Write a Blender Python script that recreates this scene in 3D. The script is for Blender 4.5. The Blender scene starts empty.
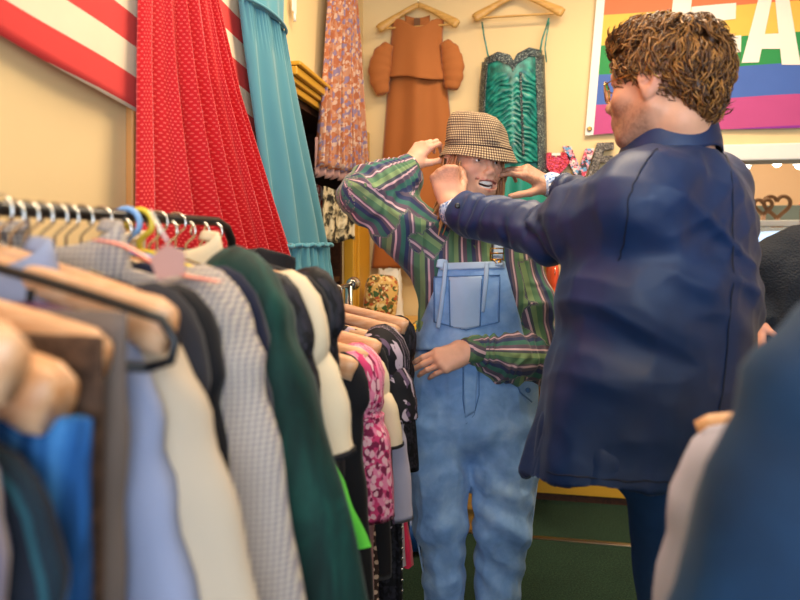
import bpy, math, random
import numpy as np
from mathutils import Vector, Matrix
from mathutils import noise as mnoise

SC = bpy.context.scene
COL = SC.collection
rnd = random.Random(7)
ANG = math.radians(10.2)
FOC = 622.0
CAMZ = 1.32
HORY = 239.0
RV = np.array([math.cos(ANG), math.sin(ANG), 0.0])
FV = np.array([-math.sin(ANG), math.cos(ANG), 0.0])
ZV = np.array([0.0, 0.0, 1.0])
BAS = np.stack([RV, FV, ZV], axis=0)


def pt(px, py, d):
    """a point of the photograph at depth d, in (right, depth, height) metres"""
    return np.array([(px - 400.0) / FOC * d, d, CAMZ + (HORY - py) / FOC * d])


def ip(x, xs, ys):
    return float(np.interp(x, xs, ys))


def tow(p):
    """(right, depth, height) to world"""
    return np.asarray(p, float) @ BAS


def wpt(px, py, d):
    return tow(pt(px, py, d))


def on_x(px, py, x):
    """where the ray through a pixel meets the plane X = x"""
    k = (px - 400.0) / FOC
    d = x / (-math.sin(ANG) + math.cos(ANG) * k)
    return wpt(px, py, d)


def on_y(px, py, y):
    k = (px - 400.0) / FOC
    d = y / (math.cos(ANG) + math.sin(ANG) * k)
    return wpt(px, py, d)


def lin(c):
    if isinstance(c, str):
        c = c.lstrip('#')
        c = [int(c[i:i + 2], 16) / 255 for i in (0, 2, 4)]
    return tuple((x / 12.92 if x <= .04045 else ((x + .055) / 1.055) ** 2.4) for x in c[:3]) + (1.0,)


# ---------------------------------------------------------------- objects
def thing(name, label, cat, loc=(0, 0, 0), rz=0.0, group=None, rot=None):
    o = bpy.data.objects.new(name, None)
    COL.objects.link(o)
    o.empty_display_size = .05
    o.location = loc
    o.rotation_euler = rot if rot is not None else (0, 0, rz)
    return tag(o, label, cat, group)


def tag(o, label, cat, group=None, kind=None):
    if label:
        o['label'] = label
    if cat:
        o['category'] = cat
    if group:
        o['group'] = group
    if kind:
        o['kind'] = kind
    return o


def np_mesh(name, v, f, smooth=True, uv=None, attrs=None, cols=None, midx=None):
    """f: (n,4) array or list of polygons"""
    me = bpy.data.meshes.new(name)
    v = np.asarray(v, dtype=np.float32)
    if isinstance(f, np.ndarray):
        nf, k = f.shape
        loops = f.reshape(-1).astype(np.int32)
        tot = np.full(nf, k, np.int32)
    else:
        nf = len(f)
        tot = np.array([len(x) for x in f], np.int32)
        loops = np.array([i for x in f for i in x], np.int32)
    start = np.concatenate([[0], np.cumsum(tot)[:-1]]).astype(np.int32)
    me.vertices.add(len(v))
    me.vertices.foreach_set('co', v.reshape(-1))
    me.loops.add(len(loops))
    me.loops.foreach_set('vertex_index', loops)
    me.polygons.add(nf)
    me.polygons.foreach_set('loop_start', start)
    me.polygons.foreach_set('loop_total', tot)
    if midx is not None:
        me.polygons.foreach_set('material_index', np.asarray(midx, np.int32))
    me.update(calc_edges=True)
    me.polygons.foreach_set('use_smooth', np.full(nf, smooth, bool))
    if uv is not None:
        lay = me.uv_layers.new(name='UVMap')
        u = np.asarray(uv, np.float32)[loops]
        lay.data.foreach_set('uv', u.reshape(-1))
    for k, a in (attrs or {}).items():
        at = me.attributes.new(k, 'FLOAT', 'POINT')
        at.data.foreach_set('value', np.asarray(a, np.float32))
    for k, a in (cols or {}).items():
        at = me.attributes.new(k, 'FLOAT_COLOR', 'POINT')
        at.data.foreach_set('color', np.asarray(a, np.float32).reshape(-1))
    me.validate()
    return me


def link(name, me, mats, parent=None, label=None):
    o = bpy.data.objects.new(name, me)
    COL.objects.link(o)
    for m in (mats if isinstance(mats, (list, tuple)) else [mats]):
        me.materials.append(m)
    if parent is not None:
        o.parent = parent
    if label:
        o['label'] = label
    return o


class MB:
    """collects shapes, links them as ONE mesh object"""

    def __init__(s):
        s.v = []
        s.f = []
        s.uv = []
        s.m = []
        s.a = []

    def add(s, v, f, uv=None, m=0, a=0.0):
        b = len(s.v)
        v = [tuple(x) for x in v]
        s.v += v
        s.uv += [tuple(x) for x in uv] if uv is not None else [(x[0] + x[1] * .5, x[2] + x[1] * .3) for x in v]
        s.f += [tuple(b + int(i) for i in q) for q in f]
        s.m += [m] * len(f)
        s.a += list(a) if hasattr(a, '__len__') else [a] * len(v)
        return s

    def box(s, lo, hi, m=0, bev=0.0, M=None):
        x0, y0, z0 = lo
        x1, y1, z1 = hi
        if bev <= 0:
            v = [(x0, y0, z0), (x1, y0, z0), (x1, y1, z0), (x0, y1, z0), (x0, y0, z1), (x1, y0, z1), (x1, y1, z1), (x0, y1, z1)]
            f = [(0, 3, 2, 1), (4, 5, 6, 7), (0, 1, 5, 4), (1, 2, 6, 5), (2, 3, 7, 6), (3, 0, 4, 7)]
        else:
            import bmesh
            bm = bmesh.new()
            bmesh.ops.create_cube(bm, size=1)
            for q in bm.verts:
                q.co = Vector(((x0 + x1) / 2 + q.co.x * (x1 - x0), (y0 + y1) / 2 + q.co.y * (y1 - y0), (z0 + z1) / 2 + q.co.z * (z1 - z0)))
            bmesh.ops.bevel(bm, geom=bm.edges[:], offset=bev, segments=2, affect='EDGES', profile=.5)
            bm.verts.index_update()
            v = [tuple(q.co) for q in bm.verts]
            f = [[q.index for q in p.verts] for p in bm.faces]
            bm.free()
        if M is not None:
            v = [tuple(M @ Vector(q)) for q in v]
        return s.add(v, f, None, m)

    def tube(s, path, rad, n=8, cap=True, m=0, flat=1.0, side=None, a=0.0, uvs=None):
        """sweep a (possibly flattened) circle along path; side: direction of the flat axis"""
        P = np.asarray(path, float)
        k = len(P)
        R = np.full(k, rad, float) if np.isscalar(rad) else np.asarray(rad, float)
        FL = np.full(k, flat, float) if np.isscalar(flat) else np.asarray(flat, float)
        T = np.gradient(P, axis=0)
        T /= np.linalg.norm(T, axis=1)[:, None] + 1e-12
        up = np.array(side if side is not None else ([0, 0, 1] if abs(T[0][2]) < .9 else [1, 0, 0]), float)
        v = []
        uv = []
        L = 0.0
        for i in range(k):
            if i:
                L += np.linalg.norm(P[i] - P[i - 1])
            e = up - T[i] * up.dot(T[i])
            e /= np.linalg.norm(e) + 1e-12
            b = np.cross(T[i], e)
            if side is None:
                up = e
            for j in range(n):
                t = 2 * math.pi * j / n
                v.append(P[i] + R[i] * (FL[i] * math.cos(t) * e + math.sin(t) * b))
                uv.append((t * R[i], L))
        f = [(i * n + j, i * n + (j + 1) % n, (i + 1) * n + (j + 1) % n, (i + 1) * n + j) for i in range(k - 1) for j in range(n)]
        if cap:
            f.append(tuple(range(n))[::-1])
            f.append(tuple((k - 1) * n + j for j in range(n)))
        return s.add(v, f, uv, m, a)

    def prism(s, outline, y0, y1, m=0, M=None):
        """outline in (x, z), extruded from y0 to y1"""
        n = len(outline)
        v = [(x, y0, z) for x, z in outline] + [(x, y1, z) for x, z in outline]
        f = [tuple(range(n)), tuple(range(2 * n - 1, n - 1, -1))]
        f += [(i, i + n, (i + 1) % n + n, (i + 1) % n) for i in range(n)]
        if M is not None:
            v = [tuple(M @ Vector(q)) for q in v]
        return s.add(v, f, None, m)

    def lathe(s, prof, c, n=24, m=0, M=None):
        v = []
        for r, z in prof:
            for j in range(n):
                t = 2 * math.pi * j / n
                q = Vector((r * math.cos(t), r * math.sin(t), z))
                v.append(tuple((M @ q if M is not None else q) + Vector(c)))
        k = len(prof)
        f = [(i * n + j, i * n + (j + 1) % n, (i + 1) * n + (j + 1) % n, (i + 1) * n + j) for i in range(k - 1) for j in range(n)]
        f.append(tuple(range(n))[::-1])
        f.append(tuple((k - 1) * n + j for j in range(n)))
        return s.add(v, f, None, m)

    def sphere(s, c, r, n=12, m=0):
        r = (r, r, r) if np.isscalar(r) else r
        prof = [(math.sin(math.pi * i / n) + 1e-4, -math.cos(math.pi * i / n)) for i in range(n + 1)]
        M = Matrix.Diagonal((*r, 1))
        return s.lathe(prof, c, 2 * n, m, M)

    def build(s, name, mats, parent=None, label=None, smooth=True, at=None):
        v = np.asarray(s.v, float)
        if at is not None:
            v = v - np.asarray(at, float)
        me = np_mesh(name, v, s.f, smooth, s.uv, {'rand': s.a}, None, s.m)
        return link(name, me, mats, parent, label)


def grid(fn, nu, nv, closed=False):
    """fn(u,v)->(point, uv); v rows, u columns"""
    v = []
    uv = []
    for j in range(nv + 1):
        for i in range(nu if closed else nu + 1):
            p, t = fn(i / nu, j / nv)
            v.append(p)
            uv.append(t)
    w = nu if closed else nu + 1
    f = []
    for j in range(nv):
        for i in range(nu):
            a = j * w + i
            b = j * w + (i + 1) % w
            f.append((a, b, b + w, a + w))
    return v, f, uv


# ---------------------------------------------------------------- noise
def _h(ix, iy, iz, seed):
    n = (ix.astype(np.int64) * 374761393 + iy.astype(np.int64) * 668265263 + iz.astype(np.int64) * 2147483647 + seed * 974711) & 0xffffffff
    n = ((n ^ (n >> 13)) * 1274126177) & 0xffffffff
    n = n ^ (n >> 16)
    return (n & 0xffff) / 32767.5 - 1.0


def vnoise(p, seed=0):
    p = np.asarray(p, float)
    i = np.floor(p).astype(np.int64)
    f = p - i
    u = f * f * f * (f * (f * 6 - 15) + 10)
    r = 0
    for dx in (0, 1):
        wx = u[:, 0] if dx else 1 - u[:, 0]
        for dy in (0, 1):
            wy = u[:, 1] if dy else 1 - u[:, 1]
            for dz in (0, 1):
                wz = u[:, 2] if dz else 1 - u[:, 2]
                r = r + wx * wy * wz * _h(i[:, 0] + dx, i[:, 1] + dy, i[:, 2] + dz, seed)
    return r


def n1(x, y=0.0, z=0.0, seed=0):
    return mnoise.noise(Vector((x + seed * 7.31, y - seed * 3.17, z + seed * 1.93)))


def ridge(p, seed=0):
    return 1 - 2 * np.abs(vnoise(p, seed))


# ---------------------------------------------------------------- signed distance modelling
def smin(a, b, k):
    h = np.clip(.5 + .5 * (b - a) / k, 0, 1)
    return b + (a - b) * h - k * h * (1 - h)


class Pr:
    def __init__(s, fn, lo, hi, k, op='u'):
        s.fn, s.lo, s.hi, s.k, s.op = fn, np.asarray(lo, float), np.asarray(hi, float), k, op


def rc(a, b, ra, rb, k=.02, op='u'):
    a = np.asarray(a, float)
    b = np.asarray(b, float)
    ab = b - a
    L2 = ab.dot(ab) + 1e-12
    m = max(ra, rb)

    def fn(p):
        t = np.clip((p - a) @ ab / L2, 0, 1)
        return np.linalg.norm(p - a - t[:, None] * ab, axis=1) - (ra + (rb - ra) * t)
    return Pr(fn, np.minimum(a, b) - m, np.maximum(a, b) + m, k, op)


def ell(c, r, R=None, k=.02, op='u'):
    c = np.asarray(c, float)
    r = np.asarray(r, float)
    R = np.eye(3) if R is None else np.asarray(R, float)

    def fn(p):
        q = (p - c) @ R
        k0 = np.linalg.norm(q / r, axis=1)
        k1 = np.linalg.norm(q / (r * r), axis=1) + 1e-9
        return k0 * (k0 - 1) / k1
    m = r.max()
    return Pr(fn, c - m, c + m, k, op)


def chain(nodes, u, k=.03, op='u', kk=.02, pw=2.0):
    """elliptic tube through nodes (pos, ru, rv); u = direction of ru"""
    N = [(np.asarray(a, float), float(b), float(c)) for a, b, c in nodes]
    u = np.asarray(u, float)

    def fn(p):
        d = None
        for (a, ua, va), (b, ub, vb) in zip(N[:-1], N[1:]):
            ab = b - a
            L = np.linalg.norm(ab)
            w = ab / L
            e = u - w * u.dot(w)
            e /= np.linalg.norm(e)
            g = np.cross(w, e)
            t = np.clip((p - a) @ w / L, 0, 1)
            q = p - a - t[:, None] * ab
            ru = ua + (ub - ua) * t
            rv = va + (vb - va) * t
            mm = np.minimum(ru, rv)
            x = np.abs(q @ e / ru) ** pw + np.abs(q @ g / rv) ** pw
            l = np.sqrt(x ** (2 / pw) + (q @ w / mm) ** 2)
            x = (l - 1) * mm
            d = x if d is None else smin(d, x, kk)
        return d
    P = np.array([n[0] for n in N])
    m = max(max(n[1], n[2]) for n in N)
    return Pr(fn, P.min(0) - m, P.max(0) + m, k, op)


def half(c, n, op='i', k=.004):
    """keep the side that n points away from"""
    c = np.asarray(c, float)
    n = np.asarray(n, float)
    n = n / np.linalg.norm(n)
    return Pr(lambda p: (p - c) @ n, [-9] * 3, [9] * 3, k, op)


def sdf(prims, p):
    d = np.full(len(p), 1.0)
    lo, hi = p.min(0), p.max(0)
    for q in prims:
        if q.op in ('u', 's'):
            e = q.k + .02
            if (q.lo - e > hi).any() or (q.hi + e < lo).any():
                continue
        x = q.fn(p)
        if q.op == 'u':
            d = smin(d, x, q.k)
        elif q.op == 's':
            d = -smin(-d, x, q.k)
        else:
            d = -smin(-d, -x, q.k)
    return d


def surfnet(prims, vox, N=24):
    un = [q for q in prims if q.op == 'u']
    lo = np.min([q.lo for q in un], 0) - 3 * vox
    hi = np.max([q.hi for q in un], 0) + 3 * vox
    nb = np.ceil((hi - lo) / (vox * N)).astype(int)
    B = 1 << 14
    keys, pos, quads = [], [], []
    g = np.arange(N + 1)
    GI, GJ, GK = np.meshgrid(g, g, g, indexing='ij')
    base = np.stack([GI, GJ, GK], -1).reshape(-1, 3)
    step = [B * B, B, 1]
    for bx in range(nb[0]):
        for by in range(nb[1]):
            for bz in range(nb[2]):
                o = np.array([bx, by, bz]) * N
                l = lo + o * vox
                h = l + N * vox
                near = [q for q in un if not ((q.lo - .01 > h).any() or (q.hi + .01 < l).any())]
                if not near:
                    continue
                cen = ((l + h) / 2)[None]
                if sdf(prims, cen)[0] < -N * vox * 1.2:
                    continue
                V = sdf(prims, l + base * vox).reshape(N + 1, N + 1, N + 1)
                ins = V < 0
                if ins.all() or not ins.any():
                    continue
                S = np.zeros((N, N, N, 3))
                Cn = np.zeros((N, N, N))
                for ax in range(3):
                    sa = [slice(0, N)] * 3
                    A = V[tuple(slice(0, N) if q == ax else slice(None) for q in range(3))]
                    Bv = V[tuple(slice(1, N + 1) if q == ax else slice(None) for q in range(3))]
                    cr = (A < 0) != (Bv < 0)
                    t = np.where(cr, A / np.where(cr, A - Bv, 1), 0)
                    oth = [q for q in range(3) if q != ax]
                    for d1 in (0, 1):
                        for d2 in (0, 1):
                            sl = [slice(None)] * 3
                            sl[oth[0]] = slice(d1, d1 + N)
                            sl[oth[1]] = slice(d2, d2 + N)
                            c = cr[tuple(sl)]
                            Cn += c
                            S[..., ax] += np.where(c, t[tuple(sl)], 0)
                            S[..., oth[0]] += c * d1
                            S[..., oth[1]] += c * d2
                    # quads for the edges this block owns
                    own = tuple(slice(0, N) for q in range(3))
                    idx = np.argwhere(cr[own])
                    if len(idx):
                        gi = idx + o + 1
                        k0 = gi @ np.array(step)
                        s1, s2 = step[(ax + 1) % 3], step[(ax + 2) % 3]
                        q4 = np.stack([k0, k0 - s1, k0 - s1 - s2, k0 - s2], 1)
                        neg = A[own][tuple(idx.T)] < 0
                        q4[~neg] = q4[~neg][:, ::-1]
                        quads.append(q4)
                act = np.argwhere(Cn > 0)
                p = S[tuple(act.T)] / Cn[tuple(act.T)][:, None]
                keys.append((act + o + 1) @ np.array(step))
                pos.append(lo + (act + o + p) * vox)
    keys = np.concatenate(keys)
    pos = np.concatenate(pos)
    od = np.argsort(keys)
    keys, pos = keys[od], pos[od]
    q = np.concatenate(quads)
    i = np.searchsorted(keys, q)
    ok = ((i < len(keys)) & (keys[np.minimum(i, len(keys) - 1)] == q)).all(1)
    return pos, i[ok]


def vnormals(v, f):
    a, b, c, d = v[f[:, 0]], v[f[:, 1]], v[f[:, 2]], v[f[:, 3]]
    n = np.cross(c - a, d - b)
    N = np.zeros_like(v)
    for k in range(4):
        for x in range(3):
            N[:, x] += np.bincount(f[:, k], n[:, x], len(v))
    return N / (np.linalg.norm(N, axis=1)[:, None] + 1e-12)


def lapl(v, f, it=2, lam=.5):
    e = np.concatenate([f[:, [0, 1]], f[:, [1, 2]], f[:, [2, 3]], f[:, [3, 0]]])
    for _ in range(it):
        S = np.zeros_like(v)
        c = np.bincount(e[:, 0], minlength=len(v)) + np.bincount(e[:, 1], minlength=len(v)) + 1e-9
        for x in range(3):
            S[:, x] = np.bincount(e[:, 0], v[e[:, 1], x], len(v)) + np.bincount(e[:, 1], v[e[:, 0], x], len(v))
        v = v + lam * (S / c[:, None] - v)
    return v


# ---------------------------------------------------------------- materials
class NT:
    def __init__(s, name):
        s.m = bpy.data.materials.new(name)
        s.m.use_nodes = True
        s.t = s.m.node_tree
        s.b = s.t.nodes['Principled BSDF']

    def n(s, typ, **kw):
        q = s.t.nodes.new(typ)
        for k, v in kw.items():
            if k.startswith('i_'):
                q.inputs[k[2:].replace('_', ' ')].default_value = v
            else:
                setattr(q, k, v)
        return q

    def l(s, a, b):
        s.t.links.new(a, b)

    def math(s, op, a, b=None, c=None):
        q = s.t.nodes.new('ShaderNodeMath')
        q.operation = op
        for i, x in enumerate((a, b, c)):
            if x is None:
                continue
            if isinstance(x, (int, float)):
                q.inputs[i].default_value = x
            else:
                s.l(x, q.inputs[i])
        return q.outputs[0]

    def mix(s, f, a, b, mode='MIX'):
        q = s.t.nodes.new('ShaderNodeMix')
        q.data_type = 'RGBA'
        q.blend_type = mode
        for i, x in ((0, f), (6, a), (7, b)):
            if isinstance(x, (int, float)):
                q.inputs[i].default_value = x
            elif isinstance(x, tuple):
                q.inputs[i].default_value = x
            else:
                s.l(x, q.inputs[i])
        return q.outputs[2]

    def ramp(s, fac, stops, interp='LINEAR'):
        q = s.t.nodes.new('ShaderNodeValToRGB')
        r = q.color_ramp
        r.interpolation = interp
        while len(r.elements) < len(stops):
            r.elements.new(.5)
        for e, (p, c) in zip(r.elements, stops):
            e.position = p
            e.color = c if isinstance(c, tuple) and len(c) == 4 else lin(c)
        s.l(fac, q.inputs[0])
        return q.outputs[0]

    def coord(s, kind='Object', scale=None):
        q = s.t.nodes.new('ShaderNodeTexCoord')
        o = q.outputs[kind]
        if scale is not None:
            mp = s.t.nodes.new('ShaderNodeMapping')
            mp.inputs['Scale'].default_value = scale if hasattr(scale, '__len__') else (scale,) * 3
            s.l(o, mp.inputs['Vector'])
            o = mp.outputs[0]
        return o

    def noise(s, vec, scale, detail=3.0, rough=.55, dist=0.0):
        q = s.n('ShaderNodeTexNoise')
        q.inputs['Scale'].default_value = scale
        q.inputs['Detail'].default_value = detail
        q.inputs['Roughness'].default_value = rough
        q.inputs['Distortion'].default_value = dist
        s.l(vec, q.inputs['Vector'])
        return q.outputs['Fac']

    def vor(s, vec, scale, feature='F1', out='Distance', rand=1.0):
        q = s.n('ShaderNodeTexVoronoi', feature=feature)
        q.inputs['Scale'].default_value = scale
        q.inputs['Randomness'].default_value = rand
        s.l(vec, q.inputs['Vector'])
        return q.outputs[out]

    def attr(s, name, out='Fac'):
        q = s.n('ShaderNodeAttribute', attribute_name=name)
        return q.outputs[out]

    def bump(s, h, strength=.3, dist=.002):
        q = s.n('ShaderNodeBump')
        q.inputs['Strength'].default_value = strength
        q.inputs['Distance'].default_value = dist
        s.l(h, q.inputs['Height'])
        s.l(q.outputs[0], s.b.inputs['Normal'])


def mat(name, col='#808080', rough=.85, var=.12, vs=14, bump=.25, bs=500, metal=0.0, sheen=0.0, spec=.3, pat=None, coat=0.0, trans=0.0):
    t = NT(name)
    b = t.b
    b.inputs['Roughness'].default_value = rough
    b.inputs['Metallic'].default_value = metal
    b.inputs['Specular IOR Level'].default_value = spec
    b.inputs['Sheen Weight'].default_value = sheen
    b.inputs['Sheen Roughness'].default_value = .4
    b.inputs['Coat Weight'].default_value = coat
    b.inputs['Transmission Weight'].default_value = trans
    oc = t.coord('Object')
    c = pat(t) if pat else None
    n = t.noise(oc, vs, 4)
    f = t.math('MULTIPLY_ADD', n, 2 * var, 1 - var)
    if c is None:
        q = t.n('ShaderNodeRGB')
        q.outputs[0].default_value = lin(col)
        c = q.outputs[0]
    v = t.n('ShaderNodeVectorMath', operation='SCALE')
    t.l(c, v.inputs[0])
    t.l(f, v.inputs['Scale'])
    t.l(v.outputs[0], b.inputs['Base Color'])
    if bump > 0:
        t.bump(t.noise(oc, bs, 2), bump, .001)
    return t.m


def p_stripes(axis, period, stops, coord='UV', attr=None):
    def fn(t):
        if attr:
            x = t.attr(attr)
        else:
            s = t.n('ShaderNodeSeparateXYZ')
            t.l(t.coord(coord), s.inputs[0])
            x = s.outputs[axis]
        x = t.math('FRACT', t.math('DIVIDE', x, period))
        return t.ramp(x, stops, 'CONSTANT')
    return fn


def p_check(c1, c2, c3, size, coord='UV', ay=1):
    """a broken check, as of houndstooth"""
    def fn(t):
        s = t.n('ShaderNodeSeparateXYZ')
        t.l(t.coord(coord), s.inputs[0])
        a = t.math('GREATER_THAN', t.math('FRACT', t.math('DIVIDE', s.outputs[0], size)), .5)
        b = t.math('GREATER_THAN', t.math('FRACT', t.math('DIVIDE', s.outputs[ay], size)), .5)
        k = t.math('MULTIPLY', t.math('ADD', a, b), .5)
        return t.ramp(k, [(0, c1), (.3, c2), (.8, c3)], 'CONSTANT')
    return fn


def p_dots(bg, dot, su, sv, r, coord='UV'):
    def fn(t):
        s = t.n('ShaderNodeSeparateXYZ')
        t.l(t.coord(coord), s.inputs[0])
        row = t.math('DIVIDE', s.outputs[1], sv)
        half_ = t.math('MULTIPLY', t.math('GREATER_THAN', t.math('FRACT', t.math('MULTIPLY', row, .5)), .5), .5)
        a = t.math('SUBTRACT', t.math('FRACT', t.math('ADD', t.math('DIVIDE', s.outputs[0], su), half_)), .5)
        b = t.math('SUBTRACT', t.math('FRACT', row), .5)
        d = t.math('SQRT', t.math('ADD', t.math('MULTIPLY', a, a), t.math('MULTIPLY', b, b)))
        return t.mix(t.math('LESS_THAN', d, r), lin(bg), lin(dot))
    return fn


def p_floral(bg, cols, scale, cover=.5, coord='UV', warp=.6):
    """scattered blots of several colours on a ground"""
    def fn(t):
        v = t.coord(coord)
        nz = t.n('ShaderNodeTexNoise')
        nz.inputs['Scale'].default_value = scale * 1.3
        t.l(v, nz.inputs['Vector'])
        w = t.n('ShaderNodeVectorMath', operation='SCALE')
        t.l(nz.outputs['Color'], w.inputs[0])
        w.inputs['Scale'].default_value = warp / scale
        ad = t.n('ShaderNodeVectorMath', operation='ADD')
        t.l(v, ad.inputs[0])
        t.l(w.outputs[0], ad.inputs[1])
        c = lin(bg)
        for i, col in enumerate(cols):
            sh = t.n('ShaderNodeVectorMath', operation='ADD')
            t.l(ad.outputs[0], sh.inputs[0])
            sh.inputs[1].default_value = (3.7 * i + .3, 1.9 * i + .7, 0)
            d = t.vor(sh.outputs[0], scale * (1 + .35 * i))
            k = t.math('LESS_THAN', d, cover * (1 - .09 * i))
            c = t.mix(k, c, lin(col))
        return c
    return fn


def p_noise(stops, scale, detail=4.0, dist=0.0, coord='Object', stretch=None):
    def fn(t):
        return t.ramp(t.noise(t.coord(coord, stretch), scale, detail, .6, dist), stops)
    return fn
# ================================================================= the setting
WX = -0.787          # left wall
WY = 3.25            # back wall

m_wall = mat('wall_paint', '#e4c894', .75, .05, 3, .25, 90)
m_white = mat('white_paint', '#e8e4da', .55, .04, 5, .1, 60)
m_yellow = mat('yellow_gloss_paint', '#cf9a2c', .35, .10, 6, .15, 80, spec=.5)
m_ceil = mat('ceiling_paint', '#efe6d2', .85, .04, 3, .1, 60)
m_carpet = mat('green_carpet', pat=p_noise([(0.25, '#0f1c12'), (.5, '#21382a'), (.8, '#3c5640')], 160, 6), rough=1.0, var=.3, vs=5, bump=1.0, bs=420)
m_dark = mat('dark_wood', pat=p_noise([(.3, '#2a160c'), (.7, '#4a2b18')], 5, 5, 1.5, stretch=(8, 1, 8)), rough=.55, var=.1, bump=.15, bs=80)
m_wood = mat('pale_wood', pat=p_noise([(.3, '#cf9668'), (.5, '#dcaa80'), (.75, '#e8c09c')], 7, 4, 1.0, stretch=(2, 14, 14)), rough=.42, var=.08, bump=.08, bs=120, spec=.5)
m_oak = mat('honey_wood', pat=p_noise([(.3, '#b8863f'), (.7, '#d9aa5c')], 7, 4, 1.0, stretch=(2, 14, 14)), rough=.45, var=.08, bump=.08, bs=120, spec=.5)
m_chrome = mat('chrome', '#d7d4cd', .18, .04, 20, 0, metal=1.0)
m_brass = mat('brass', '#b98d4a', .3, .1, 40, .05, metal=1.0)
m_pipe = mat('black_pipe', '#1b1613', .3, .2, 30, .05, spec=.6)
m_black = mat('black_plastic', '#131316', .35, .1, 30, .05, spec=.5)
m_bluepl = mat('blue_plastic', '#7fa9da', .35, .05, 30, 0, spec=.5)
m_yelpl = mat('yellow_plastic', '#e3c53c', .35, .05, 30, 0, spec=.5)
m_glass = mat('window_glass', '#eef6fa', .02, 0, 5, 0, trans=1.0, spec=.5)
m_peach = mat('peach_wall_paint', '#e9c197', .8, .04, 3, .1, 60)
m_steel = mat('steel_strip', '#b9b3a4', .3, .05, 30, .05, metal=1.0)


def lampmat(name, col, st):
    t = NT(name)
    t.b.inputs['Emission Color'].default_value = lin(col)
    t.b.inputs['Emission Strength'].default_value = st
    t.b.inputs['Base Color'].default_value = lin(col)
    return t.m


m_bulb = lampmat('lit_bulb', '#fff2dc', 14.0)


def struct(name, lo, hi, m, label=None):
    b = MB()
    b.box(lo, hi)
    o = b.build(name, m, None, smooth=False)
    o['kind'] = 'structure'
    if label:
        o['label'] = label
    return o


struct('floor', (-1.5, -2.6, -.12), (3.6, 6.3, 0), m_carpet, 'dark green carpet floor')
CE = 2.85
# left wall with a recess that holds the shelf unit
AY0, AY1, AZ = 2.13, 2.86, 1.86
struct('wall_left', (WX - .55, -2.6, 0), (WX, AY0, CE), m_wall, 'cream painted wall on the left')
struct('wall_left_upper', (WX - .55, AY0, AZ), (WX, AY1, CE), m_wall)
struct('wall_left_end', (WX - .55, AY1, 0), (WX, WY + .12, CE), m_wall)
struct('wall_left_recess', (WX - .55, AY0, 0), (WX - .45, AY1, AZ), m_wall)
# back wall with an opening into the next room
OX0, OX1, OZ0, OZ1 = 1.02, 2.45, 1.15, 1.70
struct('wall_back', (WX, WY, 0), (OX0, WY + .12, CE), m_wall, 'cream painted back wall')
struct('wall_back_lower', (OX0, WY, 0), (OX1, WY + .12, OZ0), m_wall)
struct('wall_back_upper', (OX0, WY, OZ1), (OX1, WY + .12, CE), m_wall)
struct('wall_back_right', (OX1, WY, 0), (3.5, WY + .12, CE), m_wall)
struct('wall_right', (3.5, -2.6, 0), (3.6, 6.3, CE), m_wall)
struct('ceiling', (-1.5, -2.6, CE), (3.6, 6.3, CE + .1), m_ceil)
# the shop front behind the camera, with its big window
struct('wall_front_lower', (WX, -2.6, 0), (3.5, -2.5, .5), m_wall)
struct('wall_front_upper', (WX, -2.6, 2.5), (3.5, -2.5, CE), m_wall)
# next room
struct('wall_far_lower', (-1.5, 6.2, 0), (3.6, 6.3, .95), m_peach)
struct('wall_far_upper', (-1.5, 6.2, 1.52), (3.6, 6.3, CE), m_peach, 'peach wall of the next room')
struct('wall_far_right', (3.3, 6.2, .95), (3.6, 6.3, 1.52), m_peach)
struct('wall_far_left', (-1.5, 6.2, .95), (1.2, 6.3, 1.52), m_peach)
# frame of the opening
b = MB()
b.box((OX0 - .05, WY - .03, OZ1 - .005), (OX1 + .05, WY + .15, OZ1 + .075), bev=.008)
b.box((OX0 - .05, WY - .03, OZ0 - .04), (OX1 + .05, WY + .15, OZ0), bev=.008)
b.box((OX0 - .05, WY - .03, OZ0), (OX0 + .0, WY + .15, OZ1), bev=.008)
b.box((OX1, WY - .03, OZ0), (OX1 + .05, WY + .15, OZ1), bev=.008)
o = b.build('window_1', m_white, smooth=False)
tag(o, 'white painted frame of the opening into the next room', None, None, 'structure')
# far window: frame and panes
b = MB()
for x in (1.2, 1.9, 2.6, 3.26):
    b.box((x, 6.17, .95), (x + .04, 6.24, 1.52))
b.box((1.2, 6.17, .95), (3.3, 6.24, .99))
b.box((1.2, 6.17, 1.48), (3.3, 6.24, 1.52))
o = b.build('window_2', m_white, smooth=False)
tag(o, 'bright far window of the next room', None, None, 'structure')
b = MB()
b.box((1.22, 6.25, .97), (3.28, 6.258, 1.5))
b.build('pane', m_glass, o)

# yellow skirting of the back wall with its shadow gap coloured in as a dark strip, metal joint strip in the carpet
b = MB()
b.box((WX, WY - .03, .035), (OX1, WY, .25), bev=.006)
b.box((WX, WY - .045, .25), (OX1, WY, .275), bev=.008)
o = b.build('baseboard_back', m_yellow, smooth=False)
tag(o, 'tall yellow varnished skirting along the back wall', None, None, 'structure')
b = MB()
b.box((WX, WY - .02, 0), (OX1, WY, .035))
o = b.build('shadow_gap_strip', m_dark, smooth=False)  # dark colour stands for the shade under the skirting
tag(o, None, None, None, 'structure')
b = MB()
b.tube([(WX, 2.81, .002), (3.4, 2.81, .002)], .016, 10, flat=.35, side=(0, 0, 1))
o = b.build('trim_2', m_steel)
tag(o, 'thin metal joint strip across the green carpet', None, None, 'structure')
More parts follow.
